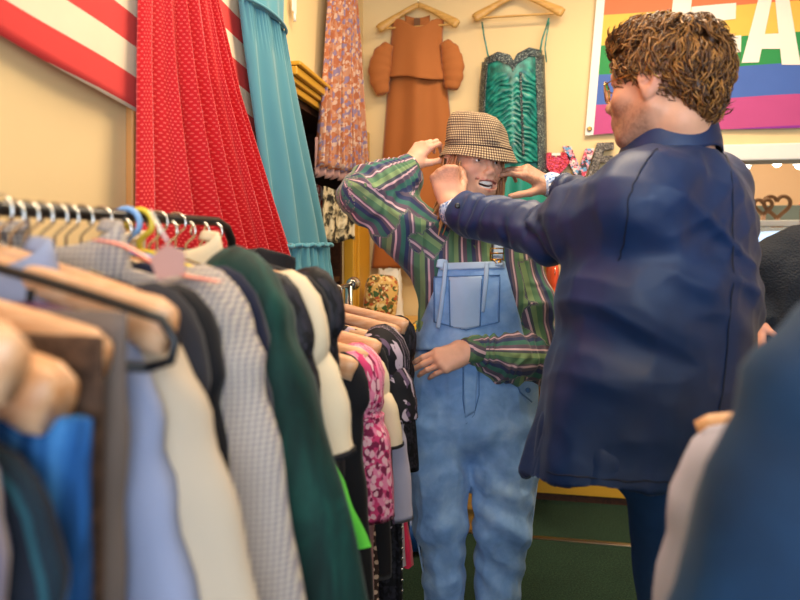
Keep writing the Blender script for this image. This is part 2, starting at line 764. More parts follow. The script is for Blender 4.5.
# yellow post at the end of the recess and a batten on the left wall
b = MB()
b.box((WX, AY1, 0), (WX + .05, WY - .05, AZ + .02), bev=.006)
b.box((WX + .05, AY1 + .06, 0), (WX + .062, WY - .14, AZ - .1), bev=.003)
o = b.build('trim_3', m_yellow, smooth=False)
tag(o, 'broad yellow painted post beside the recess', None, None, 'structure')
b = MB()
b.box((WX, 1.165, .2), (WX + .018, 1.205, 1.62), bev=.004)
o = b.build('trim_4', mat('brown_batten', '#c58a4e', .5, .1, 9, .1, 80), smooth=False)
tag(o, 'narrow brown batten on the left wall by the red dress', None, None, 'structure')

# shelf unit in the recess
su = thing('shelf_unit', 'dark wooden shelf unit with yellow stepped cornice, set in the left wall', 'shelf', (WX, (AY0 + AY1) / 2, 0))
L = Vector(su.location)


def sub(b, name, m, label=None, parent=su):
    o = b.build(name, m, parent, label, smooth=False, at=L)
    return o


sub(MB().box((WX - .44, AY0 + .01, .02), (WX - .42, AY1 - .01, AZ - .01)), 'back_panel', m_dark)
sub(MB().box((WX - .42, AY0 + .005, .02), (WX - .005, AY0 + .03, AZ - .01)), 'side_panel', m_dark)
sub(MB().box((WX - .42, AY1 - .03, .02), (WX - .005, AY1 - .005, AZ - .01)), 'side_panel', m_dark)
sub(MB().box((WX - .42, AY0 + .03, AZ - .04), (WX - .005, AY1 - .03, AZ - .01)), 'top_panel', m_dark)
for z in (.35, .8, 1.12):
    sub(MB().box((WX - .42, AY0 + .03, z), (WX - .01, AY1 - .03, z + .025), bev=.003), 'shelf', m_dark)
b = MB()
for i, (z, w) in enumerate(((0, .022), (.028, .034), (.05, .05), (.082, .062))):
    b.box((WX, AY0 - .06, AZ - .015 + z), (WX + w, AY1 + .02, AZ - .015 + z + (.026, .02, .03, .016)[i]), bev=.004)
sub(b, 'cornice', m_yellow, 'yellow stepped cornice moulding')
sub(MB().tube([(WX - .12, AY0 + .03, 1.62), (WX - .12, AY1 - .03, 1.62)], .011, 10), 'hanging_rail', m_chrome)

# ----------------------------------------------------------------- flags
red = '#d63a36'
m_usflag = mat('striped_flag_cloth', pat=p_stripes(1, .124, [(0, red), (.5, '#ecd9ba')]), rough=.8, var=.06, bump=.2, bs=700, sheen=.2)


def usf(u, v):
    # u along the stripes, v up; the flag hangs a little askew
    x, y = u * 1.42, v * .806
    a = math.radians(-7.5)
    Y = .42 + x * math.cos(a) - y * math.sin(a)
    Z = 1.69 + x * math.sin(a) + y * math.cos(a)
    w = .020 + .006 * math.sin(4.2 * x + 3 * y) + .004 * math.sin(11 * x - 5 * y + 1)
    Z += .006 * math.sin(7 * x + 1) - .012 * u * (1 - v)
    return (WX + w, Y, Z), (x, y + .001 + .008 * math.sin(6.5 * x + 2 * y))


b = MB()
b.add(*grid(usf, 90, 40))
fl = thing('striped_flag', 'red and white striped flag pinned slanting across the left wall', 'flag', (WX, .42, 1.69))
o = b.build('cloth', m_usflag, fl, at=fl.location)
so = o.modifiers.new('thickness', 'SOLIDIFY')
so.thickness = .0015

# rainbow flag on the back wall
FX0, FZ0, FW, FH, FT = .395, 1.835, 1.60, 1.04, .148
rb = ['#b84a80', '#4866ac', '#2f8a4a', '#e6b850', '#e8744a', '#cf3a34', '#8a2f8f']


def rfl(x, z):
    """flag-local metres to a point on the hanging cloth"""
    w = .012 + .008 * math.sin(3.1 * x + 1.5 * z) + .006 * math.sin(7.3 * x - 2 * z + .7) * (1 - z / FH)
    sl = .085 * (z / FH) if x < .3 else .085 * (z / FH) * max(0, 1 - (x - .3) / .6)
    return (FX0 + x + sl, WY - .006 - w, FZ0 + z + .010 * math.sin(4 * x + .5) + .02 * x)


m_rain = mat('rainbow_flag_cloth', pat=p_stripes(1, FT * 7, [(i / 7, rb[i]) for i in range(7)]), rough=.7, var=.05, bump=.15, bs=700, sheen=.2)
m_letter = mat('flag_letter_white', '#f1e6d4', .8, .04, 10, .1, 600)
fl = thing('rainbow_flag', 'rainbow striped flag with big white capital letters on the back wall', 'flag', (FX0, WY, FZ0))
b = MB()
b.add(*grid(lambda u, v: (rfl(u * FW, v * FH), (u * FW, v * FH + .012 * math.sin(5 * u * FW))), 90, 60))
o = b.build('cloth', m_rain, fl, at=fl.location)
b = MB()
b.add(*grid(lambda u, v: (tuple(np.array(rfl(-.035 + u * .04, v * FH)) - (0, .003, 0)), (u, v)), 2, 30))
o = b.build('hem_band', m_white, fl, 'white edge band of the flag', at=fl.location)
for z in (.03, FH - .03):
    b = MB()
    p = np.array(rfl(-.016, z))
    b.lathe([(.006, 0), (.012, .001), (.012, .004), (.006, .005)], p - (0, .006, 0), 14, 0, Matrix.Rotation(math.pi / 2, 4, 'X'))
    b.build('grommet', m_brass, fl, at=fl.location)


def letter(strokes):
    """strokes: quads in flag metres, finely cut so that they follow the cloth"""
    b = MB()
    for q in strokes:
        q = np.array(q, float)

        def fn(u, v):
            p = (q[0] * (1 - u) + q[1] * u) * (1 - v) + (q[3] * (1 - u) + q[2] * u) * v
            r = np.array(rfl(p[0], p[1])) - (0, .0035, 0)
            return tuple(r), tuple(p)
        b.add(*grid(fn, 10, 14))
    return b.build('letter', m_letter, fl, at=fl.location)


# E: stem and three arms;  A: two legs and a bar
ex, ez = .315, .345
letter([[(ex, ez), (ex + .095, ez), (ex + .115, ez + .42), (ex + .02, ez + .42)],
        [(ex + .095, ez), (ex + .36, ez + .025), (ex + .36, ez + .105), (ex + .1, ez + .09)],
        [(ex + .105, ez + .165), (ex + .33, ez + .185), (ex + .33, ez + .262), (ex + .11, ez + .25)],
        [(ex + .11, ez + .335), (ex + .38, ez + .36), (ex + .38, ez + .44), (ex + .115, ez + .42)]])
ax, az = .680, .318
letter([[(ax, az), (ax + .080, az), (ax + .165, az + .44), (ax + .105, az + .44)],
        [(ax + .185, az - .015), (ax + .268, az - .02), (ax + .20, az + .44), (ax + .14, az + .44)],
        [(ax + .08, az + .065), (ax + .20, az + .06), (ax + .19, az + .135), (ax + .10, az + .135)]])

# ----------------------------------------------------------------- LOVE ornaments
def sequin(name, stops, sc):
    t = NT(name)
    c = t.ramp(t.vor(t.coord('Object'), sc, out='Color'), stops)
    t.l(c, t.b.inputs['Base Color'])
    t.b.inputs['Metallic'].default_value = .35
    t.b.inputs['Roughness'].default_value = .35
    t.bump(t.vor(t.coord('Object'), sc), .8, .004)
    return t.m


m_heart = sequin('red_sequins', [(.2, '#a3202c'), (.5, '#d23a44'), (.8, '#c2497d')], 160)
m_glit = sequin('dark_glitter', [(.2, '#2c2a2a'), (.5, '#5b5654'), (.8, '#9b938c')], 190)
m_coll = mat('collage_paper', pat=p_floral('#e7d9cf', ['#d2485e', '#6aa0c8', '#3c3a40', '#e8a0ac'], 30, .55, 'Object'), rough=.6)


def orn(name, label, px, py, m, outl, y=WY - .03, w=1.0):
    c = on_y(px, py, y)
    t = thing(name, label, 'ornament', tuple(c), group=None)
    b = MB()
    b.prism(outl, -.012, .014)
    o = b.build('face', m, t, smooth=False)
    be = o.modifiers.new('bevel', 'BEVEL')
    be.width = .003
    be.segments = 2
    return t


hp = []
for i in range(40):
    a = 2 * math.pi * i / 40
    x = 16 * math.sin(a) ** 3
    z = 13 * math.cos(a) - 5 * math.cos(2 * a) - 2 * math.cos(3 * a) - math.cos(4 * a)
    hp.append((x * .0042, z * .0048 + .006))
hp = hp[::-1]
t = orn('heart_ornament', 'red sequinned heart ornament on the back wall before the collage letter', 556, 165, m_heart, hp)
b = MB().box((-.022, -.016, .046), (.022, -.012, .058))
b.build('tape', m_white, t, 'white strip of tape', smooth=False)
orn('letter_ornament', 'letter V ornament covered in coloured paper collage on the back wall', 577, 163, m_coll,
    [(-.072, .085), (-.03, .085), (.012, -.02), (.04, .07), (.085, .07), (.035, -.085), (-.005, -.085)])
orn('letter_ornament', 'dark glittery letter E ornament on the back wall beside the flag', 598, 160, m_glit,
    [(-.05, -.085), (-.005, .085), (.075, .085), (.075, .05), (.03, .045), (.022, .02), (.07, .02), (.07, -.012), (.01, -.016), (.0, -.05), (.055, -.048), (.055, -.085)])

# ----------------------------------------------------------------- next room
def hrt(px, py, d, s, label):
    c = wpt(px, py, d)
    t = thing('wicker_heart', label, 'ornament', tuple(c), group=None)
    b = MB()
    pts = []
    for i in range(41):
        a = 2 * math.pi * i / 40
        pts.append((16 * math.sin(a) ** 3 * s / 32, 0, (13 * math.cos(a) - 5 * math.cos(2 * a) - 2 * math.cos(3 * a) - math.cos(4 * a)) * s / 30))
    b.tube(pts, .013, 8, False)
    b.build('hoop', m_dark2, t)
    b = MB()
    b.box((-.012, -.012, -.57 * s - .04), (.012, .012, -.50 * s))
    b.box((-.03, -.02, -.57 * s - .05), (.03, .02, -.57 * s - .035))
    b.build('base', m_wood, t, smooth=False)
    return t


m_dark2 = mat('brown_wicker', '#7d5a3c', .7, .25, 60, .4, 200)
zs = CAMZ + (239 - 219) / FOC * 4.1
ps = wpt(775, 219, 4.1)
sh = thing('display_shelf', 'white shelf with grey back board seen through the opening', 'shelf', (ps[0], ps[1], 0))
MB().box((-.9, -.1, zs - .05), (1.0, .22, zs - .01), bev=.006).build('shelf_board', m_white, sh, smooth=False)
MB().box((-.9, .20, zs - .01), (1.0, .225, zs + .10), bev=.004).build('back_board', mat('grey_green_board', '#6f7a72', .6, .1, 6, .1), sh, smooth=False)
for x in (-.85, .95):
    MB().box((x - .03, -.05, .0), (x + .03, .2, zs - .05), bev=.005).build('leg', m_white, sh, smooth=False)
hrt(763, 206.5, 4.08, .11, 'small wicker heart on the far shelf beside the larger heart')
hrt(777, 206, 4.08, .16, 'larger wicker heart standing on the far shelf beyond the opening')


def spot(px, py, d, label):
    c = wpt(px, py, d)
    t = thing('spot_lamp', label, 'lamp', tuple(c), group='ceiling spot lamps of the next room')
    MB().tube([(0, 0, .04), (0, 0, CE - c[2] - .02)], .004, 8).build('stem', m_white, t)
    MB().lathe([(.012, .06), (.03, .045), (.05, 0), (.045, 0), (.02, .03)], (0, 0, 0), 18).build('shade', m_white, t)
    MB().sphere((0, 0, .0), .032, 8).build('bulb', m_bulb, t, 'lit white bulb')


spot(746, 166, 5.0, 'lit spot lamp beside the navy jacket shoulder in the next room')
spot(777, 163, 5.0, 'lit spot lamp above the wicker hearts in the next room')
spot(799, 165, 5.0, 'lit spot lamp at the picture edge in the next room')

# price tag on the left wall
c = on_x(294, 4, WX + .02)
pt_ = thing('price_tag', 'small white paper price tag hanging on the left wall over the cornice', 'price tag', tuple(c))
MB().box((-.002, -.018, -.03), (.002, .022, .035), bev=.001).build('card', m_white, pt_, smooth=False)
MB().tube([(0, 0, .035), (-.012, .003, .08)], .0012, 6).build('string', m_white, pt_)
MB().tube([(0, .004, -.03), (.001, .006, -.06)], [.004, .006], 6).build('tassel', m_white, pt_)

# low dresser in the back left corner, with cushion and scarf
c = on_y(395, 322, 2.93)
DZ = c[2]
dr = thing('side_dresser', 'low honey coloured wooden dresser in the back left corner', 'dresser', (-.42, 3.0, 0))
MB().box((-.29, -.2, DZ - .03), (.33, .2, DZ), bev=.006).build('top', m_oak, dr, smooth=False)
MB().box((-.27, -.17, 0), (.31, .19, DZ - .03), bev=.004).build('body', m_oak, dr, smooth=False)
for z in (.1, .4, .68):
    d_ = MB().box((-.25, -.19, z), (.29, -.168, z + .25), bev=.004).build('drawer', m_oak, dr, smooth=False)
    MB().sphere((.02, -.2, z + .125), .016, 8).build('knob', m_brass, d_)
m_gold = mat('gold_tapestry', pat=p_floral('#d9ad62', ['#7d5a24', '#3f5a2c', '#b3542c', '#e8cd94'], 22, .42, 'Object'), rough=.6, sheen=.3)


def cush(u, v):
    a, c_ = 2 * math.pi * u, math.pi * v
    sx = math.copysign(abs(math.cos(a)) ** .5, math.cos(a)) * math.sin(c_) ** .55
    sz = math.copysign(abs(math.sin(a)) ** .5, math.sin(a)) * math.sin(c_) ** .55
    return (sx * .082, -math.cos(c_) * .05, sz * .115), (sx, sz)


cc = on_y(381, 299, 2.93)
cu = thing('cushion', 'gold tapestry cushion with flowers, upright on the honey wooden dresser', 'cushion', (cc[0], cc[1], DZ))
b = MB()
b.add(*grid(cush, 36, 24, True))
o = b.build('cover', m_gold, cu)
o.location = (0, 0, .112)
o.rotation_euler = (math.radians(-8), math.radians(5), math.radians(8))
# white folded bag behind
wc = on_y(389, 268, 3.12)
wb = thing('paper_bag', 'crumpled white paper bag behind the gold cushion', 'bag', (wc[0], wc[1], DZ))
b = MB()


def bagf(u, v):
    a = 2 * math.pi * u
    k = .075 * (1 - .25 * v)
    q = .01 * n1(4 * math.cos(a), 4 * math.sin(a), 5 * v, 3)
    return ((k + q) * math.copysign(abs(math.cos(a)) ** .6, math.cos(a)), (.05 + q) * math.copysign(abs(math.sin(a)) ** .6, math.sin(a)) * (1 - .5 * v), v * .24 + .01 * math.sin(5 * a) * v), (u, v)


b.add(*grid(bagf, 28, 12, True))
b.build('bag_body', m_white, wb)
# ================================================================= racks, hangers, garments
def sh_z(x, half=.21, drop=.052, top=-.058):
    """height of a hanger's shoulder line below the hook"""
    return top - drop * min(1.3, abs(x) / half) ** 1.25


def hook_mb(r=.0165, wire=.0019, low=-.052, flip=1):
    b = MB()
    pts = [(flip * -r * .95, 0, -r * .55)]
    for i in range(13):
        a = math.pi + .35 - (math.pi + .35 + .5) * i / 12
        pts.append((flip * r * math.cos(a), 0, -r + .0 + r * math.sin(a) + .002))
    pts += [(flip * r * .35, 0, -r * 1.75), (0, 0, -r * 2.1), (0, 0, low)]
    b.tube(pts, wire, 8)
    return b


def hanger(loc, kind, label, rz=0.0, half=.215, group=None, tilt=0.0, tone=None, bar=True, drop=.052):
    cat = 'hanger'
    nm = {'wood': 'wooden_hanger', 'plastic': 'plastic_hanger', 'wire': 'wire_hanger'}[kind]
    t = thing(nm, label, cat, loc, 0, group, rot=(0, tilt, rz))
    if kind == 'wood':
        m = tone or m_wood
        hook_mb().build('hook', m_chrome, t)
        for s in (-1, 1):
            b = MB()
            path, rad, fl = [], [], []
            for i in range(15):
                x = half * i / 14
                path.append((s * x, -.018 * (i / 14) ** 2.2, sh_z(x, half, drop) - .004))
                e = i / 14
                r = .014 + .012 * max(0, (e - .35) / .65) ** 1.3
                if e > .93:
                    r *= .78
                rad.append(r)
                fl.append(.62 - .12 * e)
            b.tube(path, rad, 14, True, 0, fl, (0, 1, 0))
            b.build('shoulder', m, t)
        if bar:
            z = sh_z(half * .86, half, drop) - .02
            MB().tube([(-half * .86, -.012, z + .008), (-half * .8, -.01, z), (half * .8, -.01, z), (half * .86, -.012, z + .008)], .0058, 10).build('trouser_bar', m, t)
    else:
        m = tone or m_black
        w = .0042 if kind == 'plastic' else .0018
        if kind == 'plastic':
            hook_mb(.0195, .0042).build('hook', m, t)
        else:
            hook_mb(.0165, .0016).build('hook', m, t)
        pts = []
        for i in range(12):
            x = half * i / 11
            pts.append((x, 0, sh_z(x, half, drop) + .004))
        zb = sh_z(half, half, drop) - .035
        right = pts + [(half + .012, 0, zb + .022), (half + .008, 0, zb + .006), (half - .012, 0, zb)]
        loop = [(-p[0], p[1], p[2]) for p in right[::-1]] + right[1:]
        b = MB()
        b.tube(loop, w, 9, True, 0, 1.0)
        b.build('frame', m, t)
        MB().tube([(-half + .012, 0, zb), (half - .012, 0, zb)], w, 9).build('trouser_bar', m, t)
    return t


def hem_noise(seed):
    r = random.Random(seed)
    return [(r.uniform(8, 40), r.uniform(0, 6.3), r.uniform(.4, 1)) for _ in range(5)]


def torso_part(parent, m, wsh, whem, zhem, seed, t=.016, amp=.010, neck=(.075, .05), name='body', top=0.0, nu=44, nv=46, pw=1.0, hx=0.0, xcut=None, drop=.052, slim=.0):
    """front and back panels hanging from a shoulder line: closed sides, open hem"""
    wv = hem_noise(seed)

    def P(u, side, v):
        w = wsh + (whem - wsh) * v ** pw - slim * math.sin(math.pi * min(1, v * 1.1)) ** 2
        x = w * u
        z0 = sh_z(wsh * u, .21, drop) + .008 + top
        if abs(x) < neck[0]:
            z0 -= (neck[1] if side < 0 else neck[1] * .3) * (1 - (x / neck[0]) ** 2)
        z = z0 + (zhem - z0) * v
        th = (.007 + t * min(1, v * 5)) * max(0.0, 1 - u * u) ** .45 + .0015
        fold = sum(a * math.sin(k * u * 1.15 + p + 1.2 * math.sin(3 * v + p)) for k, p, a in wv) / 2.2
        fold *= amp * (.15 + .85 * v ** .8)
        fold += amp * .55 * n1(u * 5 + seed, v * 7, side * 2.0, seed) * min(1, 4 * v)
        return (x + hx * v + .004 * n1(v * 9, u, seed * .37, seed), side * th + fold, z + .006 * math.sin(9 * u + seed) * v), (x, z)
    b = MB()
    ring = []
    n = nu
    for i in range(n + 1):
        ring.append((-1 + 2 * i / n, -1))
    for i in range(1, n):
        ring.append((1 - 2 * i / n, 1))
    v_, uv, f = [], [], []
    R = len(ring)
    for j in range(nv + 1):
        for u, s in ring:
            p, q = P(u, s, j / nv)
            v_.append(p)
            uv.append(q)
    for j in range(nv):
        for i in range(R):
            f.append((j * R + i, (j + 1) * R + i, (j + 1) * R + (i + 1) % R, j * R + (i + 1) % R))
    # close the shoulder line between front and back
    fr = list(range(0, n + 1))
    bk = [0] + [R - k for k in range(1, n)] + [n]
    for i in range(n):
        a, c, d, e = fr[i], fr[i + 1], bk[i + 1], bk[i]
        q = []
        for k in (a, c, d, e):
            if k not in q:
                q.append(k)
        if len(q) > 2:
            f.append(tuple(q))
    b.add(v_, f, uv)
    return b.build(name, m, parent)


def sleeve_part(parent, m, s, wsh, ln, out, seed, r0=.062, r1=.05, flat=.5, name='sleeve', cuff=None, drop=.052, fwd=0.0, top=0.0, puff=0.0):
    """one sleeve falling from the shoulder tip"""
    z0 = sh_z(wsh, .21, drop) - .012 + top
    cp = [np.array((s * (wsh - .07), 0, z0 - .004)), np.array((s * (wsh - .028), 0, z0 - .022)), np.array((s * (wsh - r0 * .72 + out * .38), -fwd * .2, z0 - .10)),
          np.array((s * (wsh - r0 * .72 + out * .8), -fwd * .6, z0 - .55 * ln)), np.array((s * (wsh - r1 * .72 + out), -fwd, z0 - ln))]
    n = 30
    path = []
    for i in range(n + 1):
        k = i / n * (len(cp) - 1)
        j = min(int(k), len(cp) - 2)
        t = k - j
        a = cp[max(j - 1, 0)]
        d = cp[min(j + 2, len(cp) - 1)]
        q = .5 * (2 * cp[j] + (cp[j + 1] - a) * t + (2 * a - 5 * cp[j] + 4 * cp[j + 1] - d) * t * t + (3 * cp[j] - a - 3 * cp[j + 1] + d) * t ** 3)
        path.append(q)
    path = np.array(path)
    T = np.gradient(path, axis=0)
    T /= np.linalg.norm(T, axis=1)[:, None]
    NA = 26
    v, uv = [], []
    Lc = 0
    for i in range(n + 1):
        e = i / n
        if i:
            Lc += np.linalg.norm(path[i] - path[i - 1])
        r = r0 + (r1 - r0) * e
        r *= min(1, .40 + e * 3.4)
        r += puff * math.exp(-((e - .22) / .14) ** 2)
        yy = np.array((0, 1.0, 0))
        xx = np.cross(T[i], yy)
        xx /= np.linalg.norm(xx)
        for j in range(NA):
            a = 2 * math.pi * j / NA
            w = 1 + .08 * n1(2 * math.cos(a) + seed, 2 * math.sin(a), e * 4, seed) + .04 * n1(4 * math.cos(a), 4 * math.sin(a), e * 14, seed) + .05 * math.sin(3 * a + seed + 5 * e)
            w += .05 * math.sin(2 * math.pi * (e * 6 + .2 * math.sin(a + seed))) * math.exp(-((e - .5) / .3) ** 2)
            p = path[i] + r * w * (math.cos(a) * xx + math.sin(a) * yy * (flat + .15 * puff * 10))
            v.append(p)
            uv.append((a * r0, -Lc))
    f = [(i * NA + j, i * NA + (j + 1) % NA, (i + 1) * NA + (j + 1) % NA, (i + 1) * NA + j) for i in range(n) for j in range(NA)]
    # turn the edge in at the cuff
    base = len(v)
    for j in range(NA):
        p = path[-1] + (np.array(v[n * NA + j]) - path[-1]) * .86 + np.array((0, 0, .03))
        v.append(p)
        uv.append(uv[n * NA + j])
    f += [(n * NA + j, n * NA + (j + 1) % NA, base + (j + 1) % NA, base + j) for j in range(NA)]
    f.append(tuple(range(NA))[::-1])
    b = MB()
    b.add(v, f, uv)
    o = b.build(name, m, parent)
    if cuff:
        cb = MB()
        cv, cuv = [], []
        for k, (i, g) in enumerate(((n - 1, 1.0), (n - 1, 1.05), (n, 1.05), (n, 1.0))):
            for j in range(NA):
                cv.append(path[i] + (np.array(v[i * NA + j]) - path[i]) * g)
                cuv.append((j * .01, k * .02))
        cb.add(cv, [(k * NA + j, k * NA + (j + 1) % NA, (k + 1) % 4 * NA + (j + 1) % NA, (k + 1) % 4 * NA + j) for k in range(4) for j in range(NA)], cuv)
        cb.build('cuff', cuff, o)
    return o


def collar_part(parent, m, w=.075, h=.045, seed=0, drop=.052, y=.012):
    def fn(u, v):
        a = -2.5 + 5.0 * u
        x = w * math.sin(a) * (1 + .12 * v)
        yy = -math.cos(a) * (y + .016 * v) * 1.2
        z = sh_z(x * .5, .21, drop) + .034 - .02 * (1 + math.cos(a + math.pi)) * 0 - .035 * max(0, math.cos(a)) - (h if v > .5 else 0) * (v - .5) * 2 + .012 * math.sin(math.pi * v)
        return (x * (1 + .15 * max(0, v - .5)), yy, z), (a * w, z)
    b = MB()
    b.add(*grid(fn, 30, 8))
    o = b.build('collar', m, parent)
    q = o.modifiers.new('thickness', 'SOLIDIFY')
    q.thickness = .003
    return o


def lapels(parent, m, ln=.3, w=.06, y=-.022):
    for s in (-1, 1):
        b = MB()
        b.prism([(s * .03, -.075), (s * .085, -.13), (s * (w + .035), -.16), (s * .075, -.175), (s * .006, -.075 - ln)][::s], y - .012, y - .006)
        b.build('lapel', m, parent)


def trouser_part(parent, m, w, z0, z1, seed, t=.02, name='leg', x0=0.0, fold=.008):
    """a folded trouser leg hanging over the hanger's bar"""
    wv = hem_noise(seed)

    def fn(u, v):
        a = 2 * math.pi * u
        k = math.copysign(abs(math.cos(a)) ** .7, math.cos(a))
        y = math.sin(a) * t * (.35 + .65 * min(1, v * 3)) + fold * sum(q * math.sin(kk * k * .5 + p + 2 * v) for kk, p, q in wv) / 2 * (.3 + .7 * v)
        x = x0 + k * w * (1 - .12 * v) + .004 * n1(v * 6, k, seed, seed)
        z = z0 + (z1 - z0) * v
        return (x, y, z), (x, z)
    b = MB()
    b.add(*grid(fn, 40, 24, True))
    f = tuple(range(40))
    b.f.append(f[::-1])
    b.m.append(0)
    return b.build(name, m, parent)


def garment(name, label, cat, loc, m, wsh=.205, whem=.25, ln=.7, slv=None, out=.05, seed=1, t=.016, amp=.01, col=None, cuff=None, rz=0.0, lap=None,
            neck=(.075, .05), group=None, tilt=0.0, r0=.062, r1=.05, drop=.052, top=0.0, puff=0.0, pw=1.0, hx=0.0, fwd=0.0, slim=0.0, both=True, smat=None, flat=.5):
    o = thing(name, label, cat, loc, 0, group, rot=(0, tilt, rz))
    torso_part(o, m, wsh, whem, -ln, seed, t, amp, neck, drop=drop, top=top, pw=pw, hx=hx, slim=slim)
    if slv:
        for s in ((1, -1) if both else (1,)):
            sleeve_part(o, smat or m, s, wsh, slv, out, seed + s, r0, r1, flat, cuff=cuff, drop=drop, fwd=fwd, top=top, puff=puff)
    if col:
        collar_part(o, col, drop=drop)
    if lap:
        lapels(o, lap)
    return o


# ---- fabrics
f_grey_stripe = mat('lilac_striped_cotton', pat=p_stripes(0, .030, [(0, '#7d7da0'), (.4, '#5d5e84'), (.55, '#a99d92'), (.72, '#8485ab')]), rough=.85, var=.08, sheen=.08)
f_navyteal = mat('navy_teal_wool', pat=p_stripes(0, .046, [(0, '#141b28'), (.62, '#24505c'), (.76, '#16202e')]), rough=.9, var=.15, sheen=.08)
f_denim_b = mat('bright_blue_denim', pat=p_noise([(.30, '#0c2648'), (.48, '#1d5590'), (.68, '#4a8cc8')], 3, 5, .6, stretch=(14, 6, 2.2)), rough=.85, var=.2, bump=.4, bs=700)
f_brown = mat('brown_tweed', pat=p_noise([(.3, '#30221b'), (.7, '#5e4535')], 90, 4), rough=.95, var=.2, bump=.4)
f_maroon = mat('maroon_cloth', '#47232c', .85, .2, sheen=.08)
f_greybrown = mat('taupe_cloth', '#6e6058', .85, .15, sheen=.08)
f_purple = mat('purple_satin', '#4f2450', .42, .15, spec=.5, sheen=.08)
f_greensat = mat('mint_satin', '#3f9a78', .4, .12, spec=.5)
f_white = mat('off_white_cotton', '#bcab95', .8, .06, 8, .2, 500, sheen=.08)
f_blueshirt = mat('pale_blue_cotton', '#8d94ae', .8, .07, 8, .2, 500)
f_char = mat('charcoal_wool', '#2c2c33', .9, .2, bump=.4, sheen=.08)
f_black = mat('black_wool', '#15151a', .85, .2, bump=.35, sheen=.08)
f_black2 = mat('black_lace', pat=p_floral('#0d0d11', ['#22222a', '#2c2a33'], 60, .45), rough=.6, var=.2, bump=.6, bs=260)
f_hound = mat('grey_houndstooth', pat=p_check('#c4b8a2', '#a19794', '#77727a', .0056, 'Object', 2), rough=.9, var=.08, bump=.35, bs=600, sheen=.08)
f_navy = mat('navy_wool', '#181d33', .9, .2, bump=.3, sheen=.08)
f_velvet = mat('bottle_green_velvet', pat=p_noise([(.3, '#021b18'), (.55, '#07302a'), (.75, '#11473d')], 9, 5, .6, stretch=(3, 3, .8)), rough=.7, var=.25, bump=.3, bs=300, sheen=.08)
f_greensatin2 = mat('dark_green_satin', '#0f4a40', .35, .15, spec=.55)
f_cream = mat('cream_wool', '#dcc9a8', .88, .06, 8, .3, 350, sheen=.08)
f_lime = mat('lime_green_cloth', '#56c23f', .75, .08, sheen=.08)
f_pinkfl = mat('pink_floral_cotton', pat=p_floral('#cf3d70', ['#e583a4', '#7d2147', '#e9b4bd'], 42, .5), rough=.8, var=.08, bump=.2)
f_blackfl = mat('black_print_cotton', pat=p_floral('#141318', ['#b9a7b4', '#5d4a63', '#17161b'], 26, .34, warp=1.4), rough=.75, var=.1, bump=.2)
f_mauve = mat('mauve_twill', '#9b6c6a', .85, .1, sheen=.08)
f_crochet = mat('brown_crochet', pat=p_dots('#3b2a24', '#c7ad97', .018, .016, .3), rough=.95, var=.12, bump=.7, bs=200)
f_redpink = mat('hot_pink_cloth', '#d4264f', .7, .08, sheen=.08)
f_grey2 = mat('pale_grey_knit', '#b4aab4', .9, .08, bump=.4, bs=240)
f_whitec = mat('white_lilac_cotton', '#b6b3c8', .75, .04, bump=.2)
f_navyco = mat('dark_blue_coat_cloth', pat=p_noise([(.3, '#08233f'), (.7, '#0e3c66')], 5, 4), rough=.7, var=.12, bump=.25, bs=420, sheen=.08)
f_trimblk = mat('black_trim', '#17161a', .7, .1)
f_yelgreen = mat('yellow_green_print', pat=p_floral('#a9bb4c', ['#d6d06a', '#5f8a3c', '#e6dcaa'], 20, .5), rough=.8)
f_orange = mat('orange_red_cloth', '#e2552f', .75, .08, sheen=.08)
f_red = mat('deep_red_cloth', '#b3202f', .75, .1, sheen=.08)

# ---------------------------------------------------------------- the near rack
RX, RZ = -.50, 1.358
rk = thing('clothes_rack', 'black tubular clothes rack along the left wall, nearest the camera', 'clothes rack', (RX, .30, 0))
b = MB()
b.tube([(0, -.55, RZ - .0078), (0, .70, RZ - .0078), (0, .735, RZ - .018), (0, .755, RZ - .04), (0, .758, RZ - .075)], .0078, 14)
b.build('rail', m_pipe, rk)
b = MB()
b.tube([(0, .758, RZ - .07), (0, .758, .06)], .0105, 14)
b.build('post', m_pipe, rk)
b = MB()
b.tube([(0, -.55, RZ - .0078), (0, -.55, .06)], .0105, 14)
b.build('post', m_pipe, rk)
b = MB()
b.tube([(0, -.55, .12), (0, .758, .12)], .011, 12)
b.build('lower_bar', m_pipe, rk)
for y in (-.55, .758):
    b = MB()
    b.tube([(-.22, y, .06), (.22, y, .06)], .013, 12)
    fo = b.build('foot', m_pipe, rk)
    for x in (-.2, .2):
        q = MB()
        q.sphere((x, y, .028), .028, 8)
        q.build('caster', m_black, fo)

GR = 'garments on the near black rack'
GH = 'hangers on the near black rack'
HK = (RX, 0, RZ)


def at(y, dz=0.0, dx=0.0):
    return (RX + dx, y, RZ + dz)


k = 0
NEAR = [
    # y, dz, hanger kind, hanger label
    (.300, -.018, 'wood', 'pale wooden hanger lowest at the picture edge, over the lilac striped shirt', .21),
    (.335, 0, 'wood', 'large pale wooden hanger nearest the camera with bare shoulder over the navy and teal jacket', .222),
    (.378, -.035, 'wood', 'pale wooden hanger with round tip just before the black plastic hanger, holding blue denim', .20),
    (.404, -.036, 'wood', 'pale wooden hanger with round tip holding the brown tweed trousers', .20),
    (.432, -.018, 'wood', 'pale wooden hanger whose tip shows through the black plastic loop', .20),
    (.458, .004, 'plastic', 'black plastic hanger with a wide open loop and satin straps', .225),
    (.500, 0, 'wood', 'pale wooden hanger with trouser bar poking out above the white shirt', .222),
    (.535, .004, 'wood', 'short pale wooden hanger inside the charcoal jacket below the pinkish card tag', .16),
]
for y, dz, kd, lb, hf in NEAR:
    hanger(at(y, dz), kd, lb, rnd.uniform(-.05, .05), hf, GH)
